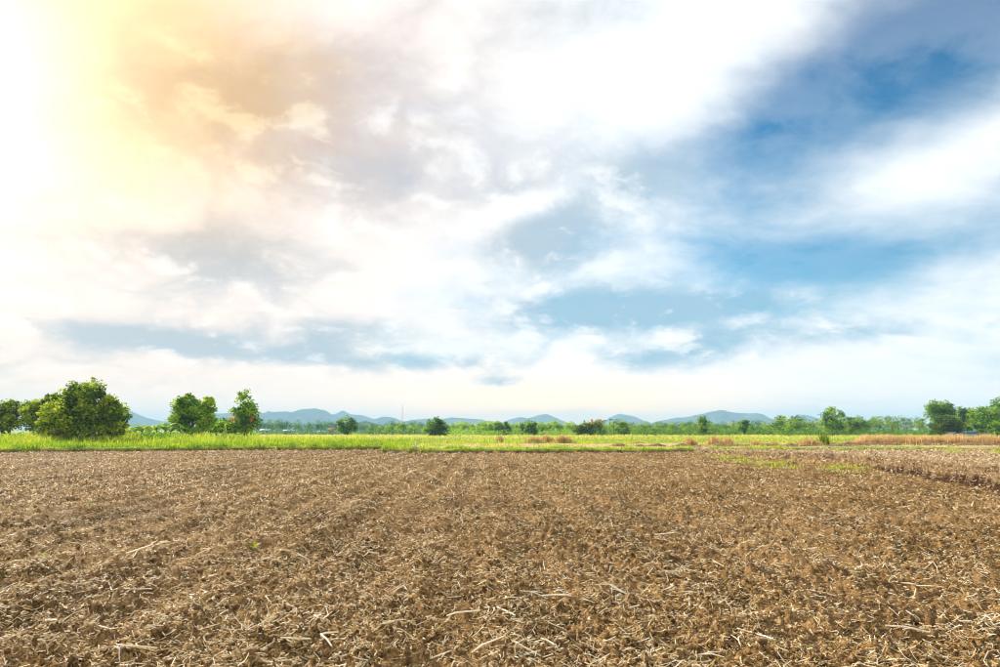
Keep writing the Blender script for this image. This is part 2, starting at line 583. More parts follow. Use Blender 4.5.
def verge_h(x, y):
    s = y - far_edge_y(x)
    lip = np.clip((s + 0.22) / 0.30, 0, 1)
    lip = lip * lip * (3 - 2 * lip)
    crest = 0.10 * (1 + 0.9 * vnoise(x / 1.2, x * 0 + 5, 63)) * np.exp(-((s - 0.6) / 0.7) ** 2)
    z = -0.16 + lip * (0.34 + 0.05 * fbm(x / 3.0, y / 3.0, 60, 3)) + crest
    z = z + 0.12 * np.exp(-((s - 6.5 + 0.8 * vnoise(x / 9, x * 0, 61)) / 0.6) ** 2) * (0.6 + 0.6 * vnoise(x / 6, x * 0, 62))
    return z


def dry_strip(x, s):
    """how withered the verge is: a bare tan strip behind the front row of grass, from the middle to the right"""
    w = np.clip((x + 9.5) / 2.0, 0, 1) * np.exp(-((s - 14.5 - 2.0 * vnoise(x / 9, x * 0, 64)) / 9.5) ** 6)
    return np.clip(w * (1.0 + 0.7 * vnoise(x / 4.0, s / 3.0, 65)), 0, 1)


def build_verge():
    xs = np.concatenate([np.linspace(-120, -45, 80)[:-1], np.linspace(-45, 45, 640), np.linspace(45, 120, 60)[1:]])
    ss = np.concatenate([np.linspace(-0.6, 2.0, 34), np.geomspace(2.1, 70, 60)])
    Xg, S = np.meshgrid(xs, ss, indexing='ij')
    Yg = far_edge_y(Xg) + S
    Zg = verge_h(Xg, Yg)
    Zg = np.where(S > 60, Zg - (S - 60) * 0.03, Zg)
    v = np.stack([Xg, Yg, Zg], -1).reshape(-1, 3)
    dry = dry_strip(Xg, S)
    link('grass_verge', np_mesh('grass_verge', v, grid_faces(len(xs), len(ss))[:, ::-1], attr=dry.ravel()), M['verge'], kind='structure',
         label='yellow green grass verge along the far side of the field')


build_verge()


def plot_h(x, y):
    s = x - bank_x(y)
    lip = np.clip((s + 0.16) / 0.46, 0, 1)
    lip = lip * lip * (3 - 2 * lip)
    fall = 1.0 - 0.6 * np.clip((y - 28) / 20, 0, 1)
    top = 0.34 + 0.16 * np.exp(-((s - 0.5) / 0.45) ** 2) * (0.8 + 0.6 * vnoise(y / 0.9, y * 0 + 2.0, 74))
    top = top + 0.05 * fbm(x / 1.6, y / 1.6, 70, 3) + 0.05 * fbm(x / 0.4, y / 0.4, 71, 2) + 0.018 * fbm(x / 0.12, y / 0.12, 72, 2)
    top = top + 0.05 * np.exp(-((s - 3.2) / 0.5) ** 2)
    rough = np.exp(-((s - 0.1) / 0.35) ** 2) * (0.07 * fbm(x / 0.22, y / 0.30, 76, 3))
    return -0.17 + lip * (top * fall + 0.17) + rough * (s > -0.25)


def build_plot():
    ys = 4.0 * (70 / 4.0) ** np.linspace(0, 1, 420)
    ss = np.concatenate([np.linspace(-0.4, 0.6, 40), np.linspace(0.65, 1.6, 18), np.geomspace(1.65, 90, 150)])
    Yg, S = np.meshgrid(ys, ss, indexing='ij')
    Xg = bank_x(Yg) + S
    Zg = plot_h(Xg, Yg)
    v = np.stack([Xg, Yg, Zg], -1).reshape(-1, 3)
    bare = np.exp(-((S - 0.02) / 0.16) ** 2) * (0.75 + 0.5 * fbm(Yg / 0.5, S / 0.25, 75, 3)) * np.clip((36 - Yg) / 10, 0.25, 1)  # mask for the shade painted along the bank's face, weaker farther off
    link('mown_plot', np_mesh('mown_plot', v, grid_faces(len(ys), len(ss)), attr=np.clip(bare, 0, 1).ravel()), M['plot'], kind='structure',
         label='raised dry mown plot behind a crumbling earth bank')


build_plot()


# ------------------------------------------------------------------ hills
def build_hill(pts, dist, depth, seed, label):
    """pts: skyline as (azimuth expressed in photo pixels, row); built as a ridge of real depth"""
    a = np.array(pts, dtype=float)
    xs_px = np.linspace(a[0, 0], a[-1, 0], max(40, int((a[-1, 0] - a[0, 0]) * 1.2)))
    H = np.interp(xs_px, a[:, 0], 430.0 - a[:, 1]) / FPX * dist
    k = np.array([1, 2, 3, 2, 1]) / 9.0
    H = np.convolve(np.pad(H, 2, mode='edge'), k, mode='valid')
    xs = (xs_px - 500) / FPX * dist
    ts = np.linspace(-1, 1, 44)
    Xg, Tg = np.meshgrid(xs, ts, indexing='ij')
    Hg = np.repeat(H[:, None], len(ts), 1)
    prof = np.exp(-(Tg / 0.42) ** 2) - np.exp(-(1 / 0.42) ** 2)
    Yg = dist + Tg * depth
    n = fbm(Xg / (dist * 0.045), Yg / (dist * 0.07), seed, 4)
    m = 1 - np.exp(-((np.abs(Tg) / 0.2) ** 2))
    Zg = Hg * prof * (1 + 0.6 * n * m) + Hg * 0.03 * vnoise(Xg / (dist * 0.006), Yg / (dist * 0.006), seed + 9) - 3.0
    v = np.stack([Xg, Yg, Zg], -1).reshape(-1, 3)
    link('hill', np_mesh('hill', v, grid_faces(len(xs), len(ts))[:, ::-1], smooth=True), M['hill'], kind='structure', label=label)


HD = 4200.0
build_hill([(40, 430), (80, 420), (105, 413), (128, 409), (146, 417), (165, 421), (190, 420), (212, 414), (224, 413), (240, 415), (262, 421), (280, 428)], HD * 1.05, 500, 80, 'low blue hill behind the leafy bush')
build_hill([(232, 428), (250, 418), (263, 413), (284, 411), (293, 412), (301, 409), (316, 408), (324, 410), (334, 415), (346, 422), (360, 428)], HD, 480, 81, 'broad blue rounded hill right of the slim tree')
build_hill([(318, 428), (330, 416), (337, 413), (344, 410), (351, 414), (364, 415), (376, 419), (390, 424), (400, 429)], HD * 1.12, 420, 82, 'small pointed blue hill beside the rounded one')
build_hill([(366, 428), (374, 419), (385, 416), (394, 417), (404, 421), (418, 419), (430, 418), (440, 419), (452, 417), (468, 418), (482, 419), (500, 424), (512, 429)], HD * 1.08, 450, 83, 'long low pale ridge behind the mast')
build_hill([(488, 428), (506, 420), (518, 417), (528, 418), (538, 415), (546, 414), (556, 418), (564, 421), (580, 428)], HD * 1.15, 420, 84, 'pale blue hill with one shoulder')
build_hill([(590, 428), (604, 421), (614, 416), (621, 414), (632, 416), (642, 420), (660, 425), (672, 429)], HD * 1.15, 400, 85, 'small pale blue isolated hill')
build_hill([(640, 428), (656, 421), (676, 417), (684, 417), (698, 414), (711, 411), (720, 409.5), (732, 412), (744, 413), (756, 414), (764, 418), (774, 419), (790, 424), (800, 429)], HD, 480, 86, 'wide blue hill with a central peak')
build_hill([(780, 428), (792, 418), (801, 414), (809, 416), (822, 420), (838, 419), (850, 417), (862, 420), (880, 424), (896, 429)], HD * 1.1, 420, 87, 'blue hill showing behind the far trees')
build_hill([(335, 431), (350, 424), (366, 419), (376, 422), (392, 426), (410, 431)], 1700, 190, 88, 'nearer green wooded knoll')


# ------------------------------------------------------------------ leaf and blade clouds
def rand_unit(n, rng):
    v = rng.normal(size=(n, 3))
    return v / np.linalg.norm(v, axis=1, keepdims=True)


def leaf_cloud(c, size, rng, tone, up=0.35, aspect=0.55, droop=0.0):
    """one folded diamond per centre"""
    n = len(c)
    d = rand_unit(n, rng)
    d[:, 2] = d[:, 2] * 0.7 - droop
    d /= np.linalg.norm(d, axis=1, keepdims=True)
    nn = rand_unit(n, rng)
    nn[:, 2] += up
    s = np.cross(d, nn)
    s /= np.linalg.norm(s, axis=1, keepdims=True) + 1e-9
    L = (size * rng.uniform(0.6, 1.35, n))[:, None]
    W = L * aspect * 0.5
    v = np.stack([c - d * L * 0.5, c + s * W, c + d * L * 0.5, c - s * W], 1).reshape(-1, 3)
    f = (np.arange(n)[:, None] * 4 + np.arange(4)[None, :])
    return v, f, np.repeat(tone, 4)


def tube(pts, radii, sides=6):
    pts = np.array(pts, float)
    vs_, fs = [], []
    n = len(pts)
    for i in range(n):
        t = pts[min(i + 1, n - 1)] - pts[max(i - 1, 0)]
        t = t / (np.linalg.norm(t) + 1e-9)
        a = np.cross(t, (0.31, 0.95, 0.05))
        if np.linalg.norm(a) < 1e-3:
            a = np.cross(t, (1, 0, 0))
        a /= np.linalg.norm(a)
        b = np.cross(t, a)
        for k in range(sides):
            an = 2 * math.pi * k / sides
            vs_.append(pts[i] + (a * math.cos(an) + b * math.sin(an)) * radii[i])
    for i in range(n - 1):
        for k in range(sides):
            k2 = (k + 1) % sides
            fs.append((i * sides + k, i * sides + k2, (i + 1) * sides + k2, (i + 1) * sides + k))
    return np.array(vs_), np.array(fs)


def bent(p0, p1, n, wob, rng):
    p0, p1 = np.array(p0, float), np.array(p1, float)
    L = np.linalg.norm(p1 - p0)
    out = []
    off = rng.normal(size=3) * wob * L
    for i in range(n + 1):
        t = i / n
        out.append(p0 + (p1 - p0) * t + off * math.sin(math.pi * t) + rng.normal(size=3) * wob * 0.3 * L * (0 < i < n))
    return out


def join(parts):
    vs_, fs, o = [], [], 0
    for v, f in parts:
        vs_.append(v)
        fs.append(f + o)
        o += len(v)
    return np.concatenate(vs_), np.concatenate(fs)


def crown_mesh(lobes, n_leaf, leaf, rng, shell=0.55, clump=0.16, per=26, tone_bias=0.0, droop=0.1):
    """lobes: (x, y, z, rx, ry, rz). Leaves gather in twig clumps spread through each lobe"""
    vol = np.array([l[3] * l[4] * l[5] for l in lobes]) ** 0.67
    vol = vol / vol.sum()
    cs, tones = [], []
    for l, w in zip(lobes, vol):
        nc = max(5, int(n_leaf * w / per))
        u = rand_unit(nc, rng)
        rad = shell + (1 - shell) * rng.uniform(0, 1, nc) ** 0.6
        rad = rad * (1 + 0.10 * np.clip(rng.normal(size=nc), -2, 2))
        rad = np.where(rng.uniform(0, 1, nc) < 0.13, rad * rng.uniform(1.05, 1.32, nc), rad)      # stray shoots
        ctr = u * rad[:, None] * np.array(l[3:6]) + np.array(l[:3])
        ct = rng.normal(0.50 + rng.normal(0, 0.09), 0.34, nc)
        cr = clump * (l[3] * l[4] * l[5]) ** (1 / 3) * 1.6 + 0.5 * leaf
        reps = rng.poisson(per, nc) + 3
        off = rand_unit(reps.sum(), rng) * (rng.uniform(0, 1, reps.sum()) ** 0.5)[:, None] * 1.6
        p = np.repeat(ctr, reps, 0) + off * cr * np.array([1, 1, 0.75])
        t = np.repeat(ct, reps) + rng.normal(0, 0.14, reps.sum())
        cs.append(p)
        tones.append(t)
    c = np.concatenate(cs)
    t = np.clip(np.concatenate(tones) + tone_bias + 0.06, 0, 1)
    k = c[:, 2] > 0.05
    v, f, tt = leaf_cloud(c[k], leaf, rng, t[k], droop=droop)
    return np_mesh('crown', v, f, attr=tt)


def trunk_mesh(h, r, lobes, rng, lean=(0, 0), fork=0.35):
    parts = []
    top = np.array([lean[0], lean[1], h])
    tp = bent((0, 0, -0.25), top, 6, 0.025, rng)
    parts.append(tube(tp, np.linspace(r, r * 0.35, 7) * np.array([1.35, 1.05, 1, 1, 1, 1, 1]), 7))
    for l in lobes:
        t = rng.uniform(fork, 0.85)
        base = np.array(tp[0]) + (top - np.array(tp[0])) * t
        end = np.array([l[0], l[1], l[2] + 0.3 * l[5]])
        rb = r * (1 - 0.6 * t) * 0.6
        parts.append(tube(bent(base, end, 4, 0.06, rng), np.linspace(rb, rb * 0.25, 5), 5))
        for _ in range(2):
            e2 = np.array(l[:3]) + rand_unit(1, rng)[0] * np.array(l[3:6]) * 0.8
            if e2[2] > 0.2:
                parts.append(tube(bent(np.array(base) * 0.4 + end * 0.6, e2, 3, 0.07, rng), np.linspace(rb * 0.4, rb * 0.12, 4), 4))
    v, f = join(parts)
    return np_mesh('trunk', v, f, smooth=True)


def tree_from_photo(name, px, dist, base_z, lobes_px, n_leaf, leaf, mat, label, trunk_h_px, trunk_r, cat='tree', seed=0,
                    shell=0.5, clump=0.16, group=None, tone_bias=0.0, droop=0.1, per=26):
    """lobes_px: (px, row, rx, rz) read off the photograph, turned into metres at the tree's own distance"""
    rng = np.random.default_rng(100 + seed)
    k = dist / FPX
    x0 = X_of(px, dist)
    lobes = []
    for i, (lx, ly, rx, rz) in enumerate(lobes_px):
        z = (430 - ly) * k + CAM_H - base_z
        lobes.append(((lx - px) * k, rng.uniform(-0.35, 0.35) * rx * k * 1.2, z, rx * k, rx * k * 0.9, rz * k))
    t = empty(name, (x0, dist, base_z), label=label, category=cat)
    if group:
        t['group'] = group
    link('trunk', trunk_mesh(trunk_h_px * k, trunk_r, lobes, rng), M['bark'], t)
    c = link('crown', crown_mesh(lobes, n_leaf, leaf, rng, shell, clump, tone_bias=tone_bias, droop=droop, per=per), M[mat], t)
    c['kind'] = 'stuff'
    return t, lobes, rng


# --- the bushes and trees behind the left end of the field
big, big_lobes, brng = tree_from_photo(
    'vine_covered_tree', 84, 76, 0.2,
    [(84, 396, 16, 15), (97, 403, 14, 14), (74, 404, 12, 12), (62, 417, 17, 15), (84, 420, 22, 18), (105, 420, 16, 18),
     (117, 414, 10, 13), (58, 430, 12, 10), (78, 434, 15, 8), (102, 435, 18, 9), (119, 428, 8, 10)],
    24000, 0.36, 'leaf_olive', 'big dark olive bushy tree with bare branches sprawling at its foot', 40, 0.28, seed=1, clump=0.11, per=40, shell=0.65, tone_bias=0.06)
kk = 76 / FPX
for i, (x1, y1, x2, y2, r_) in enumerate([(46, 443, 80, 429, 0.075), (50, 442, 66, 436, 0.05), (56, 444, 88, 434, 0.05),
                                          (101, 444, 97, 432, 0.06), (106, 444, 112, 433, 0.05), (112, 444, 121, 435, 0.05), (118, 443, 108, 436, 0.04)]):
    v, f = tube(bent(((x1 - 84) * kk, -3.0 - 0.3 * i % 1, (443 - y1) * kk + 0.1), ((x2 - 84) * kk, -2.2, (443 - y2) * kk + 0.1), 5, 0.04, brng),
                np.linspace(r_, r_ * 0.5, 6), 6)
    link('branch', np_mesh('branch', v, f, smooth=True), M['deadwood'], big, label='bare grey brown leaning branch')

tree_from_photo('leafy_bush', 14, 92, 0.2, [(3, 413, 12, 12), (14, 408, 9, 8), (24, 414, 9, 10), (12, 424, 16, 8), (-10, 412, 12, 12), (-12, 424, 10, 9)],
                6500, 0.38, 'leaf_olive', 'yellow tipped dark bush standing alone in the tall grass', 20, 0.16, 'bush', 2, clump=0.12, per=36, tone_bias=0.02)
tree_from_photo('leafy_bush', 46, 90, 0.2, [(36, 411, 10, 9), (50, 408, 9, 9), (44, 420, 12, 10), (56, 404, 8, 9)],
                5500, 0.38, 'leaf_olive', 'yellow tipped bush crowding against the big olive tree', 18, 0.15, 'bush', 3, clump=0.12, per=36, tone_bias=0.08)
tree_from_photo('round_tree', 195, 96, 0.2, [(194, 412, 17, 13), (183, 408, 9, 9), (205, 407, 10, 8), (212, 403, 6, 5), (190, 402, 8, 6), (196, 424, 19, 9), (183, 420, 9, 10), (208, 419, 9, 10)],
                8000, 0.40, 'leaf_bright', 'round bright green broadleaf tree on a short dark trunk', 26, 0.22, seed=4, clump=0.10, per=40, droop=0.2, tone_bias=0.18)
slim, sl, srng = tree_from_photo('slim_tree', 247, 110, 0.2, [(244, 399, 6, 7), (248, 406, 8, 6), (243, 413, 9, 6), (253, 412, 8, 6), (246, 421, 9, 7), (257, 422, 7, 7), (238, 424, 6, 6), (246, 429, 9, 5)],
                4000, 0.42, 'leaf_bright', 'tall slim loose crowned tree with an orange blossom patch', 34, 0.15, seed=5, clump=0.14, per=30, shell=0.4, tone_bias=0.18)
ks = 110 / FPX
fl = [((236 - 247) * ks, -0.6, (432 - 413) * ks, 3.5 * ks, 3 * ks, 2.5 * ks), ((240 - 247) * ks, -0.9, (432 - 415) * ks, 3 * ks, 3 * ks, 2 * ks), ((255 - 247) * ks, -0.9, (432 - 412) * ks, 2 * ks, 2 * ks, 2 * ks)]
link('blossom', crown_mesh(fl, 220, 0.3, srng), M['leaf_orange'], slim, kind='stuff', label='orange blossom patch on the slim tree')
for i, (px, w, h, d_) in enumerate([(219, 7, 8, 112), (226, 7, 10, 118), (233, 6, 8, 108), (213, 6, 7, 104)]):
    tree_from_photo('low_shrub', px, d_, 0.2, [(px, 430 - h * 0.5, w, h * 0.5), (px + w * 0.5, 431 - h * 0.3, w * 0.8, h * 0.4)], 900, 0.40, 'leaf_bright',
                    'low green shrub between the round tree and the slim tree', 5, 0.06, 'shrub', 20 + i, clump=0.22, group='shrubs between the round tree and slim tree')


# --- banana clump beside the big bush
def banana(px, dist, h, seed, label):
    rng = np.random.default_rng(300 + seed)
    t = empty('banana_plant', (X_of(px, dist), dist, 0.2), label=label, category='banana plant', group='banana plants beside the olive tree')
    v, f = tube(bent((0, 0, -0.2), (0.05, 0, h * 0.38), 4, 0.03, rng), [0.14, 0.13, 0.11, 0.09, 0.07], 8)
    link('stem', np_mesh('stem', v, f, smooth=True), M['leaf_green_stem'], t)
    for i in range(8):
        an = rng.uniform(0, 2 * math.pi)
        L = rng.uniform(1.2, 2.0) * h / 3.0
        rise = rng.uniform(0.5, 1.5)
        n = 7
        vv, ff, tt = [], [], []
        tone = rng.uniform(0.3, 1.0)
        for j in range(n + 1):
            q = j / n
            r_ = L * q
            z = h * 0.38 + L * (rise * q - (0.55 + 0.5 * rise) * q * q)
            w = 0.30 * math.sin(math.pi * min(1, 0.12 + q * 0.88)) ** 0.7 + 0.02
            cx, cy = math.cos(an) * r_, math.sin(an) * r_
            sx, sy = -math.sin(an) * w, math.cos(an) * w
            vv += [(cx + sx, cy + sy, z - 0.06), (cx, cy, z + 0.05), (cx - sx, cy - sy, z - 0.06)]
            tt += [tone] * 3
            if j:
                b = 3 * j
                ff += [(b - 3, b - 2, b + 1, b), (b - 2, b - 1, b + 2, b + 1)]
        link('leaf', np_mesh('leaf', np.array(vv), np.array(ff), smooth=True, attr=np.array(tt)), M['leaf_lime'], t)


M['leaf_green_stem'] = mat_noise('banana_stem', (0.14, 0.19, 0.05), (0.30, 0.30, 0.12), 4.0, 0.8, 0.3)
for i, (px, h) in enumerate([(130, 2.1), (138, 2.4), (146, 2.9), (153, 2.6), (160, 3.1), (168, 3.0), (174, 2.5)]):
    banana(px, 88 + (i * 37) % 9, h * 1.35, i, 'banana plant with arching split leaves between olive tree and round tree')

# --- the tree line beyond the meadow: named individuals first
far_named = [
    ('dark_tree', 348, 215, [(347, 424, 8, 7), (351, 427, 7, 6), (345, 430, 7, 4)], 1400, 'leaf_deep', 'dark bushy tree with pale trunk beside the red roof'),
    ('dark_tree', 437, 190, [(436, 426, 8, 6), (441, 429, 8, 6), (433, 431, 7, 4), (438, 422, 4, 3)], 1500, 'leaf_deep', 'dark cone shaped tree alone at the end of the lime green young trees'),
    ('dark_tree', 531, 215, [(531, 425, 4, 4), (530, 429, 5, 5), (533, 432, 4, 3)], 900, 'leaf_deep', 'dark narrow tree in front of the young lime trees'),
    ('dark_tree', 499, 225, [(498, 426, 4, 4), (500, 430, 5, 4)], 700, 'leaf_deep', 'dark tree beside a thinner dark one before the lime trees'),
    ('dark_tree', 506, 222, [(506, 427, 2.5, 4), (506, 431, 3.5, 3)], 450, 'leaf_deep', 'thin dark tree leaning on a wider dark one'),
    ('dark_tree', 522, 225, [(522, 427, 2, 4), (522, 431, 3, 3)], 380, 'leaf_deep', 'thin dark sapling left of the narrow dark tree'),
    ('olive_tree', 581, 205, [(578, 430, 6, 4), (585, 428, 6, 5), (589, 432, 5, 3)], 1100, 'leaf_moss', 'broad low olive green tree next to the orange topped one'),
    ('flame_tree', 596, 220, [(597, 424, 4, 4), (595, 428, 6, 5), (600, 430, 5, 4)], 1000, 'leaf_bright', 'green tree with orange blossom on its top'),
    ('leafy_tree', 622, 225, [(622, 425, 4, 4), (621, 429, 6, 4), (626, 431, 4, 3)], 900, 'leaf_bright', 'mid green tree with a knob top in the far line'),
    ('leafy_tree', 701, 230, [(700, 422, 5, 4), (702, 427, 4, 5), (700, 431, 4, 3)], 900, 'leaf_bright', 'tall mushroom topped tree before the wide hill'),
    ('dark_tree', 742, 230, [(742, 424, 4, 3.5), (741, 429, 3, 4)], 600, 'leaf_deep', 'dark slim tree with a square top before the wide hill'),
    ('bluish_tree', 780, 260, [(777, 418, 3, 3), (782, 418, 3, 2.5), (779, 424, 4, 4), (790, 419, 2, 2.5), (776, 430, 4, 5)], 700, 'leaf_teal', 'dark blue green tree with two ragged knobs above the others'),
    ('feathery_tree', 829, 205, [(828, 413, 6, 5), (835, 415, 5, 4), (822, 418, 5, 5), (830, 422, 8, 6), (838, 425, 6, 6), (828, 430, 7, 4)], 1500, 'leaf_bright', 'tall feathery open crowned tree with bare twig tips'),
    ('feathery_tree', 845, 215, [(842, 416, 2.5, 4), (847, 421, 4, 4), (850, 427, 5, 6)], 500, 'leaf_bright', 'wispy thin tree beside the feathery one'),
    ('round_tree', 938, 190, [(938, 407, 10, 6), (932, 412, 7, 6), (945, 412, 7, 6), (935, 421, 7, 9), (930, 428, 4, 5)], 2600, 'leaf_deep', 'tall round dark green tree behind the dome shaped bush'),
    ('dome_bush', 944, 170, [(944, 422, 10, 6), (938, 427, 8, 6), (951, 426, 8, 6), (944, 430, 11, 4)], 2400, 'leaf_moss', 'dome shaped olive green bush in front of the tall round tree'),
    ('round_tree', 960, 200, [(959, 413, 6, 5), (962, 418, 6, 6), (958, 424, 7, 7)], 1500, 'leaf_deep', 'smaller dark tree between the dome bush and the spreading tree'),
    ('spreading_tree', 982, 190, [(975, 416, 10, 7), (988, 414, 11, 7), (998, 418, 10, 7), (980, 424, 14, 7), (994, 427, 13, 6)], 3600, 'leaf_bright', 'wide spreading green tree shading the blue roofed shed'),
    ('round_tree', 1003, 215, [(1001, 405, 8, 6), (1006, 411, 10, 8), (1004, 421, 11, 9)], 1900, 'leaf_deep', 'dark tree rising over the wide spreading tree'),
    ('young_tree', 977, 165, [(977, 426, 4, 3), (978, 431, 3, 3)], 350, 'leaf_bright', 'small light green sapling under the spreading tree'),
    ('young_tree', 992, 160, [(992, 426, 6, 4), (995, 431, 5, 3)], 500, 'leaf_bright', 'leafy green shrub at the foot of the spreading tree'),
]
for i, (nm, px, dist, lob, n_, mt, lb) in enumerate(far_named):
    top = min(l[1] - l[3] for l in lob)
    t, lo, rg = tree_from_photo(nm, px, dist, -0.1, lob, int(n_ * 1.8), 0.55 if dist > 180 else 0.48, mt, lb, (434 - top) * 0.8, 0.16, 'bush' if 'bush' in nm or 'shrub' in nm else 'tree', 40 + i, clump=0.13, per=24, shell=0.6)
    if nm == 'flame_tree':
        kf = dist / FPX
        link('blossom', crown_mesh([(1.0 * kf, -0.8, (434 - 421) * kf, 4 * kf, 3 * kf, 2 * kf), (-4.5 * kf, -0.5, (434 - 420.5) * kf, 1.8 * kf, 1.5 * kf, 1.5 * kf)], 40, 0.36, rg), M['leaf_orange'], t, kind='stuff')

# far palms by the hut
for i, (px, h) in enumerate([(603, 5.0), (609, 5.4), (612, 4.6)]):
    rng = np.random.default_rng(500 + i)
    dist = 235 + 3 * i
    t = empty('palm_tree', (X_of(px, dist), dist, -0.15), label='thin grey palm with a small dark head beside the orange topped tree', category='palm tree', group='palms beside the orange topped tree')
    v, f = tube(bent((0, 0, -0.2), (0.2, 0, h), 5, 0.02, rng), np.linspace(0.2, 0.12, 6), 6)
    link('trunk', np_mesh('trunk', v, f, smooth=True), M['bark'], t)
    vv, ff = [], []
    for j in range(12):
        an = j * 2.4
        L = rng.uniform(1.0, 1.5)
        for q in range(4):
            r0, r1 = L * q / 4, L * (q + 1) / 4
            z0, z1 = h + 0.8 * r0 - 0.75 * r0 * r0, h + 0.8 * r1 - 0.75 * r1 * r1
            w0, w1 = 0.22 * (1 - q / 4.6), 0.22 * (1 - (q + 1) / 4.6)
            c, s = math.cos(an), math.sin(an)
            b = len(vv)
            vv += [(c * r0 - s * w0 + .2, s * r0 + c * w0, z0), (c * r0 + s * w0 + .2, s * r0 - c * w0, z0), (c * r1 + s * w1 + .2, s * r1 - c * w1, z1), (c * r1 - s * w1 + .2, s * r1 + c * w1, z1)]
            ff.append((b, b + 1, b + 2, b + 3))
    link('crown', np_mesh('crown', np.array(vv), np.array(ff), attr=np.full(len(vv), 0.3)), M['leaf_teal'], t)


# rows of alike far trees: prototype meshes, then copies
def proto_tree(mat, h, w, n_, leaf, seed, tall=False):
    h, w, n_ = h * 1.15, w * 1.1, int(n_ * 1.7)
    rng = np.random.default_rng(700 + seed)
    lobes = []
    for i in range(4 if not tall else 3):
        q = (i + 0.6) / (4 if not tall else 3)
        ww = w * (0.55 if not tall else 0.45) * (1.1 - 0.5 * abs(q - 0.45))
        lobes.append((rng.uniform(-0.3, 0.3) * w, rng.uniform(-0.3, 0.3) * w, h * (0.22 + 0.64 * q), ww, ww, h * 0.20))
    cm = crown_mesh(lobes, n_, leaf, rng, 0.4, 0.22)
    tm = trunk_mesh(h * 0.75, 0.13, lobes, rng)
    cm.materials.append(M[mat])
    tm.materials.append(M['bark'])
    return cm, tm


def row(name, protos, spots, label, group, cat='tree'):
    rng = np.random.default_rng(len(spots))
    for i, (px, dist, s) in enumerate(spots):
        cm, tm = protos[i % len(protos)]
        t = empty(name, (X_of(px, dist), dist, -0.15), rng.uniform(0, 6.28), label=label, category=cat, group=group)
        t.scale = (s * rng.uniform(0.9, 1.15), s * rng.uniform(0.9, 1.15), s)
        link('trunk', tm, None, t)
        link('crown', cm, None, t, kind='stuff')


rg = np.random.default_rng(41)
lime = [proto_tree('leaf_lime', 4.0, 2.6, 420, 0.42, i, True) for i in range(4)]
row('young_lime_tree', lime, [(p + rg.uniform(-1.5, 1.5), 232 + rg.uniform(-5, 22), rg.uniform(0.85, 1.12)) for p in np.linspace(449, 608, 44)],
    'pale lime green young tree in the plantation row', 'young lime green plantation trees')
teal = [proto_tree('leaf_teal', 6.0, 4.2, 500, 0.5, 10 + i) for i in range(4)]
row('bluish_tree', teal, [(p + rg.uniform(-2, 2), 330 + rg.uniform(-20, 40), rg.uniform(0.65, 1.05)) for p in np.linspace(262, 448, 34)],
    'blue green tree in the hazy line left of the mast', 'hazy blue green trees left of the plantation')
row('bluish_tree', teal, [(p + rg.uniform(-2, 2), 320 + rg.uniform(-15, 50), rg.uniform(0.65, 1.0)) for p in np.linspace(612, 800, 32)],
    'blue green tree in the hazy line before the wide hill', 'hazy blue green trees before the wide hill')
mid = [proto_tree('leaf_bright', 4.6, 3.4, 460, 0.42, 20 + i) for i in range(4)]
row('leafy_tree', mid, [(p + rg.uniform(-2, 2), 250 + rg.uniform(-12, 18), rg.uniform(0.6, 0.95)) for p in np.linspace(372, 432, 9)],
    'mid green tree just left of the dark cone shaped tree', 'mid green trees left of the dark cone tree')
row('leafy_tree', mid, [(p + rg.uniform(-2, 2), 245 + rg.uniform(-12, 20), rg.uniform(0.6, 0.95)) for p in np.linspace(610, 772, 24)],
    'mid green low tree under the wide hill', 'mid green trees under the wide hill')
row('leafy_tree', mid, [(p + rg.uniform(-1, 1), 222 + rg.uniform(-8, 14), rg.uniform(0.95, 1.2)) for p in np.linspace(774, 862, 13)],
    'full bright green tree massed round the feathery tree', 'bright green trees round the feathery tree')
tall = [proto_tree('leaf_bright', 6.2, 3.0, 430, 0.42, 30 + i, True) for i in range(4)]
row('slender_tree', tall, [(p + rg.uniform(-1.5, 1.5), 225 + rg.uniform(-5, 14), rg.uniform(0.82, 1.06)) for p in np.linspace(858, 921, 11)],
    'slender upright tree in the row behind the tan grass', 'slender trees in a row behind the tan grass')
bk = [proto_tree('leaf_deep', 6.0, 5.0, 600, 0.5, 50 + i) for i in range(2)]
row('dark_tree', bk, [(p, 245 + rg.uniform(0, 20), rg.uniform(0.75, 1.0)) for p in (966, 986, 1006, 1022, 1040)],
    'dark tree in the shade behind the wide spreading tree', 'dark trees behind the spreading tree')


# undergrowth at the foot of the tree line: one leafy mass nobody could count
def undergrowth(name, x0, x1, d0, d1, n, h, leaf, mat, label, seed, z0=-0.15):
    rng = np.random.default_rng(seed)
    px = rng.uniform(x0, x1, n)
    dist = rng.uniform(d0, d1, n)
    x = X_of(px, dist)
    hh = h * (0.55 + 0.5 * vnoise(x / 4.0, dist / 9.0, seed) + 0.25 * vnoise(x / 1.5, dist / 3.0, seed + 1))
    z = z0 + np.clip(hh, 0.1, None) * rng.uniform(0, 1, n) ** 0.7
    tone = np.clip(0.45 + 0.3 * vnoise(x / 3, dist / 3, seed + 2) + rng.normal(0, 0.18, n), 0, 1)
    v, f, t = leaf_cloud(np.stack([x, dist, z], 1), leaf, rng, tone)
    link(name, np_mesh(name, v, f, attr=t), M[mat], kind='stuff', label=label)


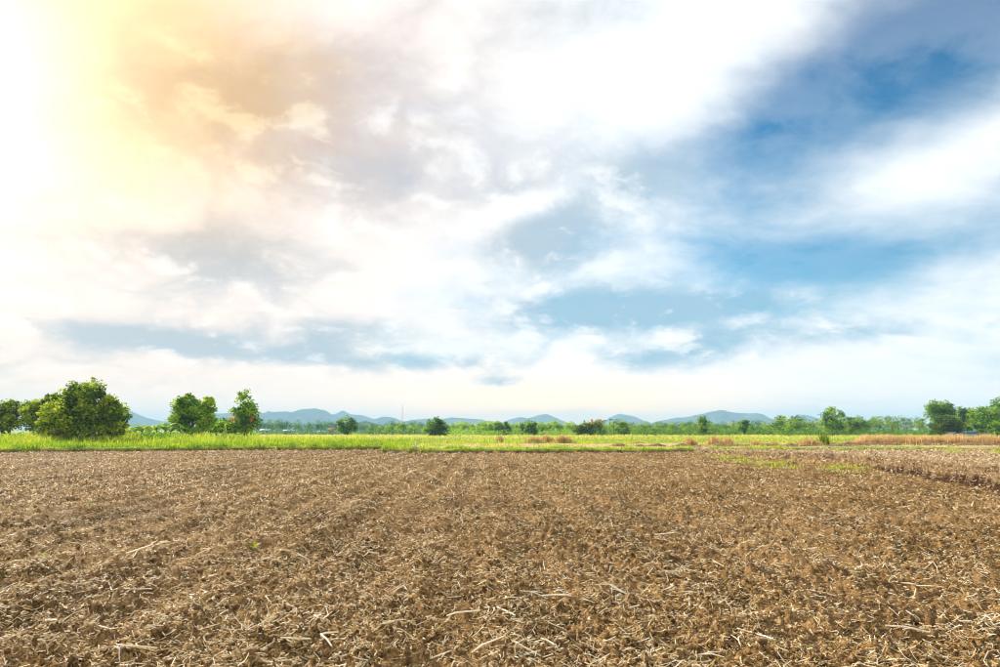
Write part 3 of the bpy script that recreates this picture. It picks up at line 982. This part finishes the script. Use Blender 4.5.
undergrowth('hedge_undergrowth', 258, 450, 262, 300, 9000, 3.2, 0.5, 'leaf_teal', 'blue green scrub under the hazy trees', 61)
undergrowth('plantation_undergrowth', 446, 612, 216, 236, 9000, 2.8, 0.42, 'leaf_lime', 'lime green scrub under the plantation', 62)
undergrowth('scrub_undergrowth', 600, 790, 228, 262, 10000, 3.0, 0.5, 'leaf_bright', 'green scrub under the far trees', 63)
undergrowth('bush_undergrowth', 770, 930, 205, 235, 8000, 2.6, 0.42, 'leaf_bright', 'green scrub below the slender trees', 64)
undergrowth('shade_undergrowth', 920, 1080, 195, 230, 6000, 2.6, 0.4, 'leaf_deep', 'dark scrub under the spreading tree', 65)
undergrowth('gap_undergrowth', 120, 182, 80, 87, 2600, 1.9, 0.32, 'leaf_bright', 'leafy green scrub round the banana plants', 67, 0.1)
undergrowth('left_undergrowth', -80, 262, 120, 150, 9000, 1.9, 0.34, 'leaf_bright', 'green scrub behind the bushes', 66)


# ------------------------------------------------------------------ small far buildings, mast, post
def box_mesh(name, x0, x1, y0, y1, z0, z1):
    v = np.array([(x, y, z) for x in (x0, x1) for y in (y0, y1) for z in (z0, z1)], float)
    f = np.array([(0, 1, 3, 2), (4, 6, 7, 5), (0, 4, 5, 1), (2, 3, 7, 6), (0, 2, 6, 4), (1, 5, 7, 3)])
    return np_mesh(name, v, f)


def hut(px, dist, w, h, roof_h, roof_mat, label, name='house', door=True, dpt=3.2):
    t = empty(name, (X_of(px, dist), dist, -0.15), label=label, category='house' if name == 'house' else 'shed')
    link('wall', box_mesh('wall', -w / 2, w / 2, 0, dpt, 0, h), M['white'], t)
    e = 0.35
    v = np.array([(-w / 2 - e, -e, h - 0.05), (w / 2 + e, -e, h - 0.05), (w / 2 + e, dpt / 2, h + roof_h), (-w / 2 - e, dpt / 2, h + roof_h),
                  (-w / 2 - e, dpt + e, h - 0.05), (w / 2 + e, dpt + e, h - 0.05),
                  (-w / 2 - e, -e, h + 0.03), (w / 2 + e, -e, h + 0.03), (w / 2 + e, dpt / 2, h + roof_h + 0.08), (-w / 2 - e, dpt / 2, h + roof_h + 0.08),
                  (-w / 2 - e, dpt + e, h + 0.03), (w / 2 + e, dpt + e, h + 0.03)])
    f = np.array([(6, 7, 8, 9), (9, 8, 11, 10), (0, 3, 2, 1), (3, 4, 5, 2), (0, 1, 7, 6), (4, 10, 11, 5), (0, 6, 9, 3), (3, 9, 10, 4), (1, 2, 8, 7), (2, 5, 11, 8)])
    link('roof', np_mesh('roof', v, f), M[roof_mat], t)
    link('window', box_mesh('window', w * 0.12, w * 0.32, -0.03, 0.02, h * 0.42, h * 0.78), M['dark'], t)
    if door:
        link('door', box_mesh('door', -w * 0.28, -w * 0.28 + 0.85, -0.03, 0.02, 0.02, min(2.0, h * 0.86)), M['dark'], t)


hut(267, 284, 3.6, 1.6, 0.5, 'zinc', 'small white walled house beside the slim tree')
hut(290, 286, 4.6, 1.4, 0.45, 'zinc', 'low white house with a pale sheet roof among the hazy trees')
hut(333, 282, 2.6, 1.7, 0.8, 'redroof', 'small house with a red roof beside the dark bushy tree')
hut(323, 280, 3.0, 1.0, 0.25, 'zinc', 'low pale shed just left of the red roofed house', 'shed', False)
hut(599, 226, 2.2, 1.1, 0.35, 'zinc', 'small grey roofed hut under the orange topped tree', 'shed', False)
hut(948, 168, 1.2, 1.1, 0.2, 'zinc', 'tiny white shed at the foot of the dome shaped bush', 'shed', False)
hut(968, 172, 7.0, 0.9, 0.4, 'blueroof', 'long low shed with a blue roof under the spreading tree', 'shed', False)


def mast():
    dist, px = 900.0, 403
    h = 430 - 407
    h = h * dist / FPX + 1.6
    t = empty('radio_mast', (X_of(px, dist), dist, -0.18), label='thin lattice radio mast rising over the tree line', category='mast')
    legs = []
    for k in range(3):
        an = R(90 + 120 * k)
        b = np.array((math.cos(an) * 0.9, math.sin(an) * 0.9, 0))
        tp = np.array((math.cos(an) * 0.3, math.sin(an) * 0.3, h))
        legs.append((b, tp))
        v, f = tube([b, (b + tp) / 2, tp], [0.13, 0.11, 0.09], 5)
        link('leg', np_mesh('leg', v, f), M['steel'], t)
    nb = 12
    for i in range(nb):
        parts = []
        for k in range(3):
            b0, t0 = legs[k]
            b1, t1 = legs[(k + 1) % 3]
            parts.append(tube([b0 + (t0 - b0) * i / nb, b1 + (t1 - b1) * (i + 1) / nb], [0.05, 0.05], 4))
        v, f = join(parts)
        link('bracing', np_mesh('bracing', v, f), M['steel'], t)
    v, f = tube([(0, 0, h - 0.5), (0, 0, h + 3.5)], [0.16, 0.1], 5)
    link('antenna', np_mesh('antenna', v, f), M['steel'], t)


mast()


def marker_post():
    dist = 52.5
    x = X_of(417, dist)
    z = float(verge_h(np.array([x]), np.array([dist]))[0])
    t = empty('marker_post', (x, dist, z - 0.05), label='short white concrete marker post in the grass verge', category='post')
    parts = [tube([(0, 0, 0), (0, 0, 0.62), (0, 0, 0.67)], [0.075, 0.065, 0.04], 4)]
    v, f = join(parts)
    link('shaft', np_mesh('shaft', v, f), M['concrete'], t)
    v, f = tube([(0, 0, -0.02), (0, 0, 0.10)], [0.13, 0.10], 8)
    link('footing', np_mesh('footing', v, f), M['clod'], t)


marker_post()


# ------------------------------------------------------------------ grass
def blades(name, x, y, z, h, w, mat, label, rng, tone, lean=0.45, two=True):
    n = len(x)
    an = rng.uniform(0, 2 * math.pi, n)
    dx, dy = np.cos(an), np.sin(an)
    l = rng.normal(0, lean, n)
    la = rng.uniform(0, 2 * math.pi, n)
    lx, ly = np.cos(la) * l * h, np.sin(la) * l * h
    b0 = np.stack([x - dx * w / 2, y - dy * w / 2, z], 1)
    b1 = np.stack([x + dx * w / 2, y + dy * w / 2, z], 1)
    m0 = np.stack([x - dx * w * 0.4 + lx * 0.4, y - dy * w * 0.4 + ly * 0.4, z + h * 0.6], 1)
    m1 = np.stack([x + dx * w * 0.4 + lx * 0.4, y + dy * w * 0.4 + ly * 0.4, z + h * 0.6], 1)
    tp = np.stack([x + lx, y + ly, z + h * np.sqrt(np.clip(1 - 0.4 * l * l, 0.3, 1))], 1)
    v = np.stack([b0, b1, m1, m0, tp], 1).reshape(-1, 3)
    i = np.arange(n)[:, None] * 5
    f = np.concatenate([i + np.array([[0, 1, 2]]), i + np.array([[0, 2, 3]]), i + np.array([[3, 2, 4]])])
    return link(name, np_mesh(name, v, f, attr=np.repeat(np.clip(tone, 0, 1), 5)), M[mat], kind='stuff', label=label)


rng = np.random.default_rng(90)
# verge grass just behind the field
n = 95000
x = rng.uniform(-60, 24, n)
s = rng.uniform(0, 1, n) ** 1.5 * 26 - 0.12 + 0.5 * np.minimum(0, vnoise(x / 0.9, x * 0 + 2, 93))
y = far_edge_y(x) + s
patch = fbm(x / 2.5, y / 2.0, 91, 3)
k = rng.uniform(-0.9, 0.9, n) < 1.5 * patch + 0.35 - 0.35 * (x > 2) - 0.3 * (x > 10) - 0.25 * (s < 0.35) - 1.5 * dry_strip(x, s)
x, y, s, patch = x[k], y[k], s[k], patch[k]
patch2 = fbm(x / 1.1, y / 1.4, 92, 2)
hg = (0.16 + 0.16 * patch + 0.16 * patch2 + 0.10 * (x < -8) - 0.06 * (x > -8) + 0.10 * np.clip(s / 20, 0, 1)) * rng.uniform(0.5, 1.4, len(x))
blades('verge_grass', x, y, verge_h(x, y) - 0.02, np.clip(hg, 0.06, 1), 0.03 + rng.uniform(0, 0.03, len(x)), 'grass',
       'yellow green grass growing on the verge', rng, 0.5 + 0.45 * patch - 0.5 * patch2 + 0.25 * np.clip(x / 20, -0.6, 1) + rng.normal(0, 0.2, len(x)))
# tall rank grass round the left bushes
n = 42000
x = rng.uniform(-75, -18, n)
y = rng.uniform(62, 98, n)
dens = np.exp(-((x + 55) / 16) ** 2) + 0.9 * np.exp(-((x + 40) / 9) ** 2) + 0.5
p = fbm(x / 3, y / 3, 95, 3)
k = (rng.uniform(0, 1.1, n) < dens * 0.7 + 0.4 * p)
x, y, p = x[k], y[k], p[k]
hg = (0.58 + 0.6 * p + 0.3 * np.exp(-((x + 52) / 14) ** 2) - 0.5 * np.exp(-((y - 62) / 5) ** 2)) * rng.uniform(0.4, 1.3, len(x))
blades('tall_grass', x, y, np.full(len(x), 0.12), np.clip(hg, 0.15, 2), 0.04 + rng.uniform(0, 0.04, len(x)), 'grass',
       'tall rank green grass round the bushes', rng, 0.45 + 0.8 * p + rng.normal(0, 0.2, len(x)), 0.55)
# meadow grass to the foot of the tree line
n = 70000
y = 64 + rng.uniform(0, 1, n) ** 1.6 * 150
x = rng.uniform(-0.85, 0.85, n) * y
p = fbm(x / 14, y / 6, 97, 3)
k = rng.uniform(-1, 1, n) < p + 0.35 - 1.6 * dry_strip(x, y - far_edge_y(x))
x, y, p = x[k], y[k], p[k]
far = np.clip((y - 60) / 120, 0, 1)
blades('meadow_grass', x, y, np.where(y < 110, 0.12, -0.18), (0.20 + 0.22 * far + 0.22 * p) * rng.uniform(0.5, 1.3, len(x)), 0.06 + 0.14 * far, 'meadowgrass',
       'sunlit yellow green meadow grass before the tree line', rng, 0.5 + 0.5 * p + rng.normal(0, 0.2, len(x)) + 0.45 * np.clip((y - 130) / 40, 0, 1), 0.4)
# tan band of tall dry grass beyond the mown plot
n = 26000
px = rng.uniform(838, 1120, n)
y = rng.uniform(69, 76, n) + 1.5 * np.sin(px / 40)
x = X_of(px, y)
p = fbm(x / 1.4, y / 2.5, 99, 3)
hg = (0.95 + 0.35 * p) * np.clip((px - 836) / 25, 0.35, 1) * rng.uniform(0.55, 1.15, n)
blades('dry_grass', x, y, np.full(n, 0.0), np.clip(hg, 0.2, 2), 0.05 + rng.uniform(0, 0.05, n), 'dry',
       'band of tall tan dry grass behind the mown plot', rng, 0.5 + 0.35 * p + rng.normal(0, 0.22, n), 0.22)


# separate tufts of dry grass
def tuft(px, py, w_px, h_px, label, mat='dry', n=420, seed=0, name='dry_grass_tuft', cat='grass tuft', group=None, z=0.12):
    r_ = np.random.default_rng(900 + seed)
    dist = D_of(py, z)
    kx = dist / FPX
    t = empty(name, (X_of(px, dist), dist, z), label=label, category=cat)
    if group:
        t['group'] = group
    q = r_.normal(0, 0.42, n)
    xx = q * w_px * kx * 0.8
    yy = r_.normal(0, 0.35, n)
    hh = h_px * kx * np.exp(-q * q * 0.9) * r_.uniform(0.5, 1.2, n)
    o = blades('blade_mass', xx, yy, np.full(n, -0.05), np.clip(hh, 0.08, 3), 0.045 + r_.uniform(0, 0.03, n), mat, 'dry grass', r_, r_.normal(0.45, 0.25, n), 0.28)
    del o['label']
    o.parent = t


for i, (px, py, w, h, lb) in enumerate([
        (500, 443, 5, 8, 'small rust brown grass tuft standing alone on the left of its row'),
        (533, 443.5, 16, 8, 'wide low tan grass tuft in front of the narrow dark tree'),
        (546, 443.2, 14, 9, 'tan grass tuft between two other tan tufts'),
        (562, 443.5, 16, 9, 'wide rust tan grass tuft before the broad olive tree'),
        (688, 446, 9, 9, 'round orange tan grass tuft beside a larger orange one'),
        (712, 446.5, 13, 11, 'largest orange tan grass tuft before the wide hill'),
        (725, 445.5, 7, 9, 'thin pinkish tan grass tuft right of the largest orange one'),
        (752, 446, 12, 6, 'low spreading brown grass tuft on the earth bund'),
        (770, 446, 8, 5, 'tiny brown grass tuft beside the low spreading one'),
        (806, 446.5, 18, 9, 'broad tan grass tuft leaning on the dark stump shrub'),
        (636, 443.5, 12, 3, 'flattened reddish grass tuft on the meadow')]):
    tuft(px, py, w, h, lb, seed=i, n=420)
tuft(820.5, 446.2, 5, 13, 'dark twiggy stump shrub beside the broad tan tuft', 'leaf_olive', 260, 33, 'twiggy_shrub', 'shrub')


# ------------------------------------------------------------------ low earth bunds between the plots
def bund(pts, w, h, seed, label):
    a = np.array(pts, float)
    L = np.concatenate([[0], np.cumsum(np.hypot(*np.diff(a, axis=0).T))])
    n = max(12, int(L[-1] / 0.25))
    t = np.linspace(0, L[-1], n)
    cx, cy = np.interp(t, L, a[:, 0]), np.interp(t, L, a[:, 1])
    tx, ty = np.gradient(cx), np.gradient(cy)
    q = np.hypot(tx, ty)
    nx, ny = -ty / q, tx / q
    off = np.linspace(-1, 1, 13)
    T, O = np.meshgrid(t, off, indexing='ij')
    ww = w * (1 + 0.3 * vnoise(t / 1.3, t * 0, seed))
    X = cx[:, None] + nx[:, None] * O * ww[:, None]
    Y = cy[:, None] + ny[:, None] * O * ww[:, None]
    e = np.minimum(1, np.minimum(t, L[-1] - t) / 1.0)
    Z = (h * (0.8 + 0.5 * vnoise(t / 1.1, t * 0, seed + 1)) * e)[:, None] * (1 - np.abs(O) ** 2.2) + 0.04 * vnoise(X / 0.25, Y / 0.25, seed + 2) + 0.02
    v = np.stack([X, Y, Z], -1).reshape(-1, 3)
    link('earth_bund', np_mesh('earth_bund', v, grid_faces(n, 13)[:, ::-1]), M['plot'], kind='structure', label=label)


bund([(9, 60.5), (16, 60), (25, 60.5), (33, 61)], 0.55, 0.42, 120, 'earth bund with tan tufts across the meadow')
bund([(28, 66), (36, 66), (46, 65.5), (62, 66)], 0.5, 0.5, 121, 'dark earth bund at the back of the mown plot')
bund([(-24, 66), (-16, 65), (-9, 66)], 0.5, 0.36, 122, 'broken dark bund in the verge grass')


# ------------------------------------------------------------------ straw, chaff and clods
def in_field(x, y):
    return (y < far_edge_y(x) - 0.1) & (x < bank_x(y) - 0.15)


def ribbons(x, y, z, L, W, rng, tone, curl=0.25, lift=0.18, seg=3, mat='straw', name='loose_straw', label=''):
    """bent three-sided stalks lying on the soil"""
    n = len(x)
    an = rng.uniform(0, 2 * math.pi, n)
    bend = rng.normal(0, curl, n)
    pitch = rng.normal(0, lift, n)
    ts = np.linspace(-0.5, 0.5, seg + 1)
    rings = []
    for t in ts:
        a = an + bend * t * 2
        cx = x + np.cos(a) * L * t
        cy = y + np.sin(a) * L * t
        cz = z + pitch * L * t + np.abs(pitch) * L * 0.35 + bend * bend * 0.02 * (0.25 - t * t) + W * 0.4
        px_, py_ = -np.sin(a), np.cos(a)
        for q, up in ((1, 0.0), (-1, 0.0), (0, 0.8)):
            rings.append(np.stack([cx + px_ * W * 0.5 * q, cy + py_ * W * 0.5 * q, cz + up * W], 1))
    v = np.stack(rings, 1).reshape(-1, 3)
    k = 3 * (seg + 1)
    base = np.arange(n)[:, None] * k
    fs = []
    for s_ in range(seg):
        for q in range(3):
            q2 = (q + 1) % 3
            fs.append(base + np.array([[s_ * 3 + q, s_ * 3 + q2, s_ * 3 + 3 + q2, s_ * 3 + 3 + q]]))
    f = np.concatenate(fs)
    me = np_mesh(name, v, f, attr=np.repeat(np.clip(tone, 0, 1), k))
    return me


def flakes(x, y, z, L, W, rng, tone, lift=0.4):
    """short folded chips of straw, each a creased pair of quads lying at its own tilt"""
    n = len(x)
    an = rng.uniform(0, 2 * math.pi, n)
    a2 = an + rng.normal(0, 0.5, n)
    p0, p1 = rng.normal(0, lift, n), rng.normal(0, lift, n)
    roll = rng.normal(0, 0.5, n)

    def ring(cx, cy, cz, a):
        ux, uy = -np.sin(a) * np.cos(roll), np.cos(a) * np.cos(roll)
        uz = np.sin(roll)
        w = W * 0.5
        return [np.stack([cx + ux * w, cy + uy * w, cz + uz * w], 1), np.stack([cx - ux * w, cy - uy * w, cz - uz * w], 1)]
    h = L * 0.5
    zz = z + np.maximum(0, np.maximum(-np.sin(p0), -np.sin(p1))) * h * 0.6 + W * 0.3
    q = ring(x - np.cos(an) * h * np.cos(p0), y - np.sin(an) * h * np.cos(p0), zz + np.sin(p0) * h, an)
    q += ring(x, y, zz, (an + a2) / 2)
    q += ring(x + np.cos(a2) * h * np.cos(p1), y + np.sin(a2) * h * np.cos(p1), zz + np.sin(p1) * h, a2)
    v = np.stack(q, 1).reshape(-1, 3)
    b = np.arange(n)[:, None] * 6
    f = np.concatenate([b + np.array([[0, 1, 3, 2]]), b + np.array([[2, 3, 5, 4]])])
    return np_mesh('straw_flakes', v, f, attr=np.repeat(np.clip(tone, 0, 1), 6))


def scatter_polar(n, r0, r1, rng, power=1.0, half=49):
    th = rng.uniform(R(-half), R(half), n)
    r = r0 * (r1 / r0) ** (rng.uniform(0, 1, n) ** power)
    return r * np.sin(th), r * np.cos(th), r


rng = np.random.default_rng(77)
# near stalks
x, y, r = scatter_polar(40000, 3.2, 17, rng, 0.9)
p = fbm(x / 1.3, y / 1.3, 130, 3)
k = (rng.uniform(-0.9, 1.0, len(x)) < 1.8 * p + 0.1 + 0.25 * np.sin((x + 0.03 * y) * 2 * math.pi / 0.95)) & in_field(x, y)
x, y, r, p = x[k], y[k], r[k], p[k]
me = ribbons(x, y, soil_h(x, y) + 0.016, rng.gamma(1.9, 0.024, len(x)) + 0.015, 0.0024 + 0.004 * rng.uniform(0, 1, len(x)) + r * 0.00030, rng,
             rng.normal(0.66, 0.34, len(x)), 0.6, 0.40, seg=2)
link('loose_straw', me, M['straw'], kind='stuff', label='pale broken straw strewn over the near soil')
# fine chaff everywhere
x, y, r = scatter_polar(190000, 3.0, 24, rng, 0.80)
p = fbm(x / 0.5, y / 0.5, 131, 3)
p3 = fbm(x / 2.2, y / 3.5, 134, 3)
k = in_field(x, y) & (rng.uniform(-1.1, 1.0, len(x)) < p + 0.8 * p3 + 0.42)
x, y, r = x[k], y[k], r[k]
me = flakes(x, y, soil_h(x, y) + 0.006, rng.gamma(2.5, 0.014, len(x)) + 0.012, 0.004 + 0.004 * rng.uniform(0, 1, len(x)) + r * 0.00045, rng, rng.normal(0.46, 0.38, len(x)))
link('fine_chaff', me, M['chaff'], kind='stuff', label='fine brown chaff covering the near soil')
# farther straw: fewer, coarser tangles
x, y, r = scatter_polar(150000, 17, 62, rng, 0.75, 48)
p = fbm(x / 2.5, y / 2.5, 133, 3)
k = in_field(x, y) & (rng.uniform(-1.0, 1.0, len(x)) < p + 0.4 + 0.4 * np.sin((x + 0.03 * y) * 2 * math.pi / 0.95))
x, y, r, p = x[k], y[k], r[k], p[k]
me = flakes(x, y, soil_h(x, y) + 0.012, rng.gamma(3, 0.020, len(x)) + 0.03, 0.008 + r * 0.0007, rng, rng.normal(0.42, 0.36, len(x)) + 0.12 * p, 0.6)
link('distant_straw', me, M['chaff'], kind='stuff', label='straw tangles over the far half of the field')
# straw mat on the mown plot and hanging over its bank
n = 60000
y = 6 * (68 / 6) ** (rng.uniform(0, 1, n) ** 0.8)
s = np.where(rng.uniform(0, 1, n) < 0.25, rng.uniform(0.02, 1.2, n), 0.17 + rng.uniform(0, 1, n) ** 1.5 * 45)
x = bank_x(y) + s
me = flakes(x, y, plot_h(x, y) + 0.015, rng.gamma(3, 0.045, n) + 0.04, 0.010 + y * 0.0010, rng, rng.normal(0.48, 0.32, n), 0.45)
link('mown_straw', me, M['strawmat'], kind='stuff', label='matted dry straw over the mown plot and its bank')
# upright dead stalks on the bank
n = 7000
y = 8 * (50 / 8) ** rng.uniform(0, 1, n)
x = bank_x(y) + np.abs(rng.normal(0.22, 0.30, n)) + 0.08
blades('bank_stubble', x, y, plot_h(x, y) - 0.03, 0.16 * rng.uniform(0.3, 1.5, n), 0.012 + 0.0008 * y, 'strawmat', 'dead grass tufts hanging on the earth bank', rng, rng.normal(0.4, 0.3, n), 0.9)
# green patches on the bank top
n = 9000
c = rng.integers(0, 6, n)
ctr = np.array([(742, 455, 22, 3), (775, 459, 26, 3), (840, 461, 26, 3.5), (720, 452, 20, 2), (948, 449, 16, 2), (995, 451, 12, 2)])
px = ctr[c, 0] + rng.normal(0, 0.5, n) * ctr[c, 2]
py = ctr[c, 1] + rng.normal(0, 0.5, n) * ctr[c, 3]
yy = D_of(np.clip(py, 446, 470), 0.28)
xx = X_of(px, yy)
k = rng.uniform(-0.6, 0.9, n) < 2.0 * fbm(xx / 0.9, yy / 1.6, 140, 3) - 0.15
xx, yy = xx[k], yy[k]
blades('bank_grass', xx, yy, np.where(xx > bank_x(yy) - 0.5, np.maximum(plot_h(xx, yy), soil_h(xx, yy)), soil_h(xx, yy)) - 0.02, 0.13 * rng.uniform(0.3, 1.5, len(xx)), 0.016 + 0.0005 * yy, 'grass', 'green grass patches on the edge of the mown plot', rng, rng.normal(0.75, 0.3, len(xx)), 0.6)


# clods
def clod_mesh(name, x, y, z, s, rng):
    bm = bmesh.new()
    bmesh.ops.create_icosphere(bm, subdivisions=1, radius=1.0)
    bv = np.array([v.co[:] for v in bm.verts])
    bf = np.array([[v.index for v in f.verts] for f in bm.faces])
    bm.free()
    n = len(x)
    k = len(bv)
    sc = s[:, None, None] * rng.uniform(0.7, 1.2, (n, k, 1)) * np.array([1, 1, 0.75]) * rng.uniform(0.75, 1.25, (n, 1, 3))
    v = bv[None] * sc + np.stack([x, y, z], 1)[:, None, :]
    f = bf[None] + (np.arange(n) * k)[:, None, None]
    return np_mesh(name, v.reshape(-1, 3), f.reshape(-1, 3))


x, y, r = scatter_polar(9000, 3.2, 30, rng, 0.9)
k = in_field(x, y)
x, y, r = x[k], y[k], r[k]
s = np.minimum(0.008 + rng.gamma(1.6, 0.008, len(x)), 0.032) + r * 0.0004
link('soil_clods', clod_mesh('soil_clods', x, y, soil_h(x, y) + s * 0.3, s, rng), M['clod'], kind='stuff', label='crumbled soil clods over the field')

# the largest stalks, one by one
stalks = {'straight': [], 'bent': [], 'forked': []}
for kind in stalks:
    for j in range(5):
        L = 1.0
        q = np.random.default_rng(2000 + j + len(kind) * 10)
        if kind == 'straight':
            parts = [tube(bent((-0.5, 0, 0.02), (0.5, 0, 0.06), 4, 0.015, q), [0.020, 0.024, 0.022, 0.02, 0.014], 5)]
        elif kind == 'bent':
            e = q.uniform(0.15, 0.4)
            parts = [tube([(-0.5, 0, 0.02), (-0.2, e * 0.5, 0.07), (0.0, e, 0.11), (0.2, e * 0.75, 0.08), (0.42, e * 0.2, 0.03)], [0.016, 0.022, 0.024, 0.022, 0.014], 5)]
        else:
            parts = [tube([(-0.5, 0, 0.02), (-0.1, 0.03, 0.07), (0.15, 0.02, 0.09), (0.5, -0.12, 0.05)], [0.02, 0.024, 0.022, 0.013], 5),
                     tube([(-0.1, 0.03, 0.07), (0.1, 0.14, 0.10), (0.34, 0.26, 0.08)], [0.018, 0.016, 0.010], 5)]
        v, f = join(parts)
        me = np_mesh('straw_stalk', v, f, smooth=True, attr=np.full(len(v), q.uniform(0.75, 1.0)))
        me.materials.append(M['straw'])
        stalks[kind].append(me)
names = {'straight': 'straight pale straw stalk lying on the ploughed soil', 'bent': 'bent pale straw stalk arched on the ploughed soil',
         'forked': 'forked pale straw stalk lying on the ploughed soil'}
sx, sy, sr = scatter_polar(230, 4.7, 11.5, rng, 0.9, 38)
sz = soil_h(sx, sy)
keep = in_field(sx, sy)
for i in range(len(sx)):
    if not keep[i]:
        continue
    kind = ('straight', 'bent', 'straight', 'forked')[i % 4]
    L = float(np.clip(rng.gamma(5, 0.038), 0.09, 0.36))
    an = rng.uniform(0, 6.28)
    hl = [soil_h(np.array([sx[i] + math.cos(an) * L * q]), np.array([sy[i] + math.sin(an) * L * q]))[0] for q in (-0.5, 0, 0.5)]
    o = link('straw_stalk', stalks[kind][i % 5], None, None, label=names[kind], category='straw', group=kind + ' straw stalks on the near soil')
    o.location = (sx[i], sy[i], max(hl[1], (hl[0] + hl[2]) / 2) + 0.004)
    o.scale = (L, L, L)
    o.rotation_euler = (0, -math.atan2(hl[2] - hl[0], L), an)

# a few green weeds in the furrows
for i, (px, py) in enumerate([(563, 484), (712, 489), (100, 505), (62, 545), (262, 541), (655, 468)]):
    dist = D_of(py, 0.02)
    x0 = X_of(px, dist)
    r_ = np.random.default_rng(1500 + i)
    z = float(soil_h(np.array([x0]), np.array([dist]))[0])
    t = empty('weed_sprout', (x0, dist, z), label='tiny yellow green weed sprouting from the bare soil', category='weed', group='weeds sprouting in the ploughed field')
    for j in range(7):
        an = r_.uniform(0, 6.28)
        L = r_.uniform(0.08, 0.17)
        c, s_ = math.cos(an), math.sin(an)
        w = 0.018
        v = np.array([(0, 0, 0), (c * L * 0.5 - s_ * w, s_ * L * 0.5 + c * w, L * 0.5), (c * L, s_ * L, L * 0.55), (c * L * 0.5 + s_ * w, s_ * L * 0.5 - c * w, L * 0.5)])
        link('leaf', np_mesh('leaf', v, np.array([[0, 1, 2, 3]]), attr=np.full(4, r_.uniform(0.5, 0.9))), M['grass'], t)

# ------------------------------------------------------------------ haze
def build_haze():
    me = box_mesh('haze', -6800, 6800, -120, 6900, -6, 150)
    m = bpy.data.materials.new('haze_air')
    m.use_nodes = True
    N = NT(m.node_tree)
    N.n.clear()
    out = N.new('ShaderNodeOutputMaterial')
    pv = N.new('ShaderNodeVolumePrincipled')
    pv.inputs['Color'].default_value = (0.44, 0.75, 1.0, 1.0)
    pv.inputs['Density'].default_value = 0.00024
    pv.inputs['Anisotropy'].default_value = 0.0
    N.l.new(pv.outputs[0], out.inputs['Volume'])
    link('haze', me, m, kind='stuff', label='pale blue haze over the plain')


build_haze()
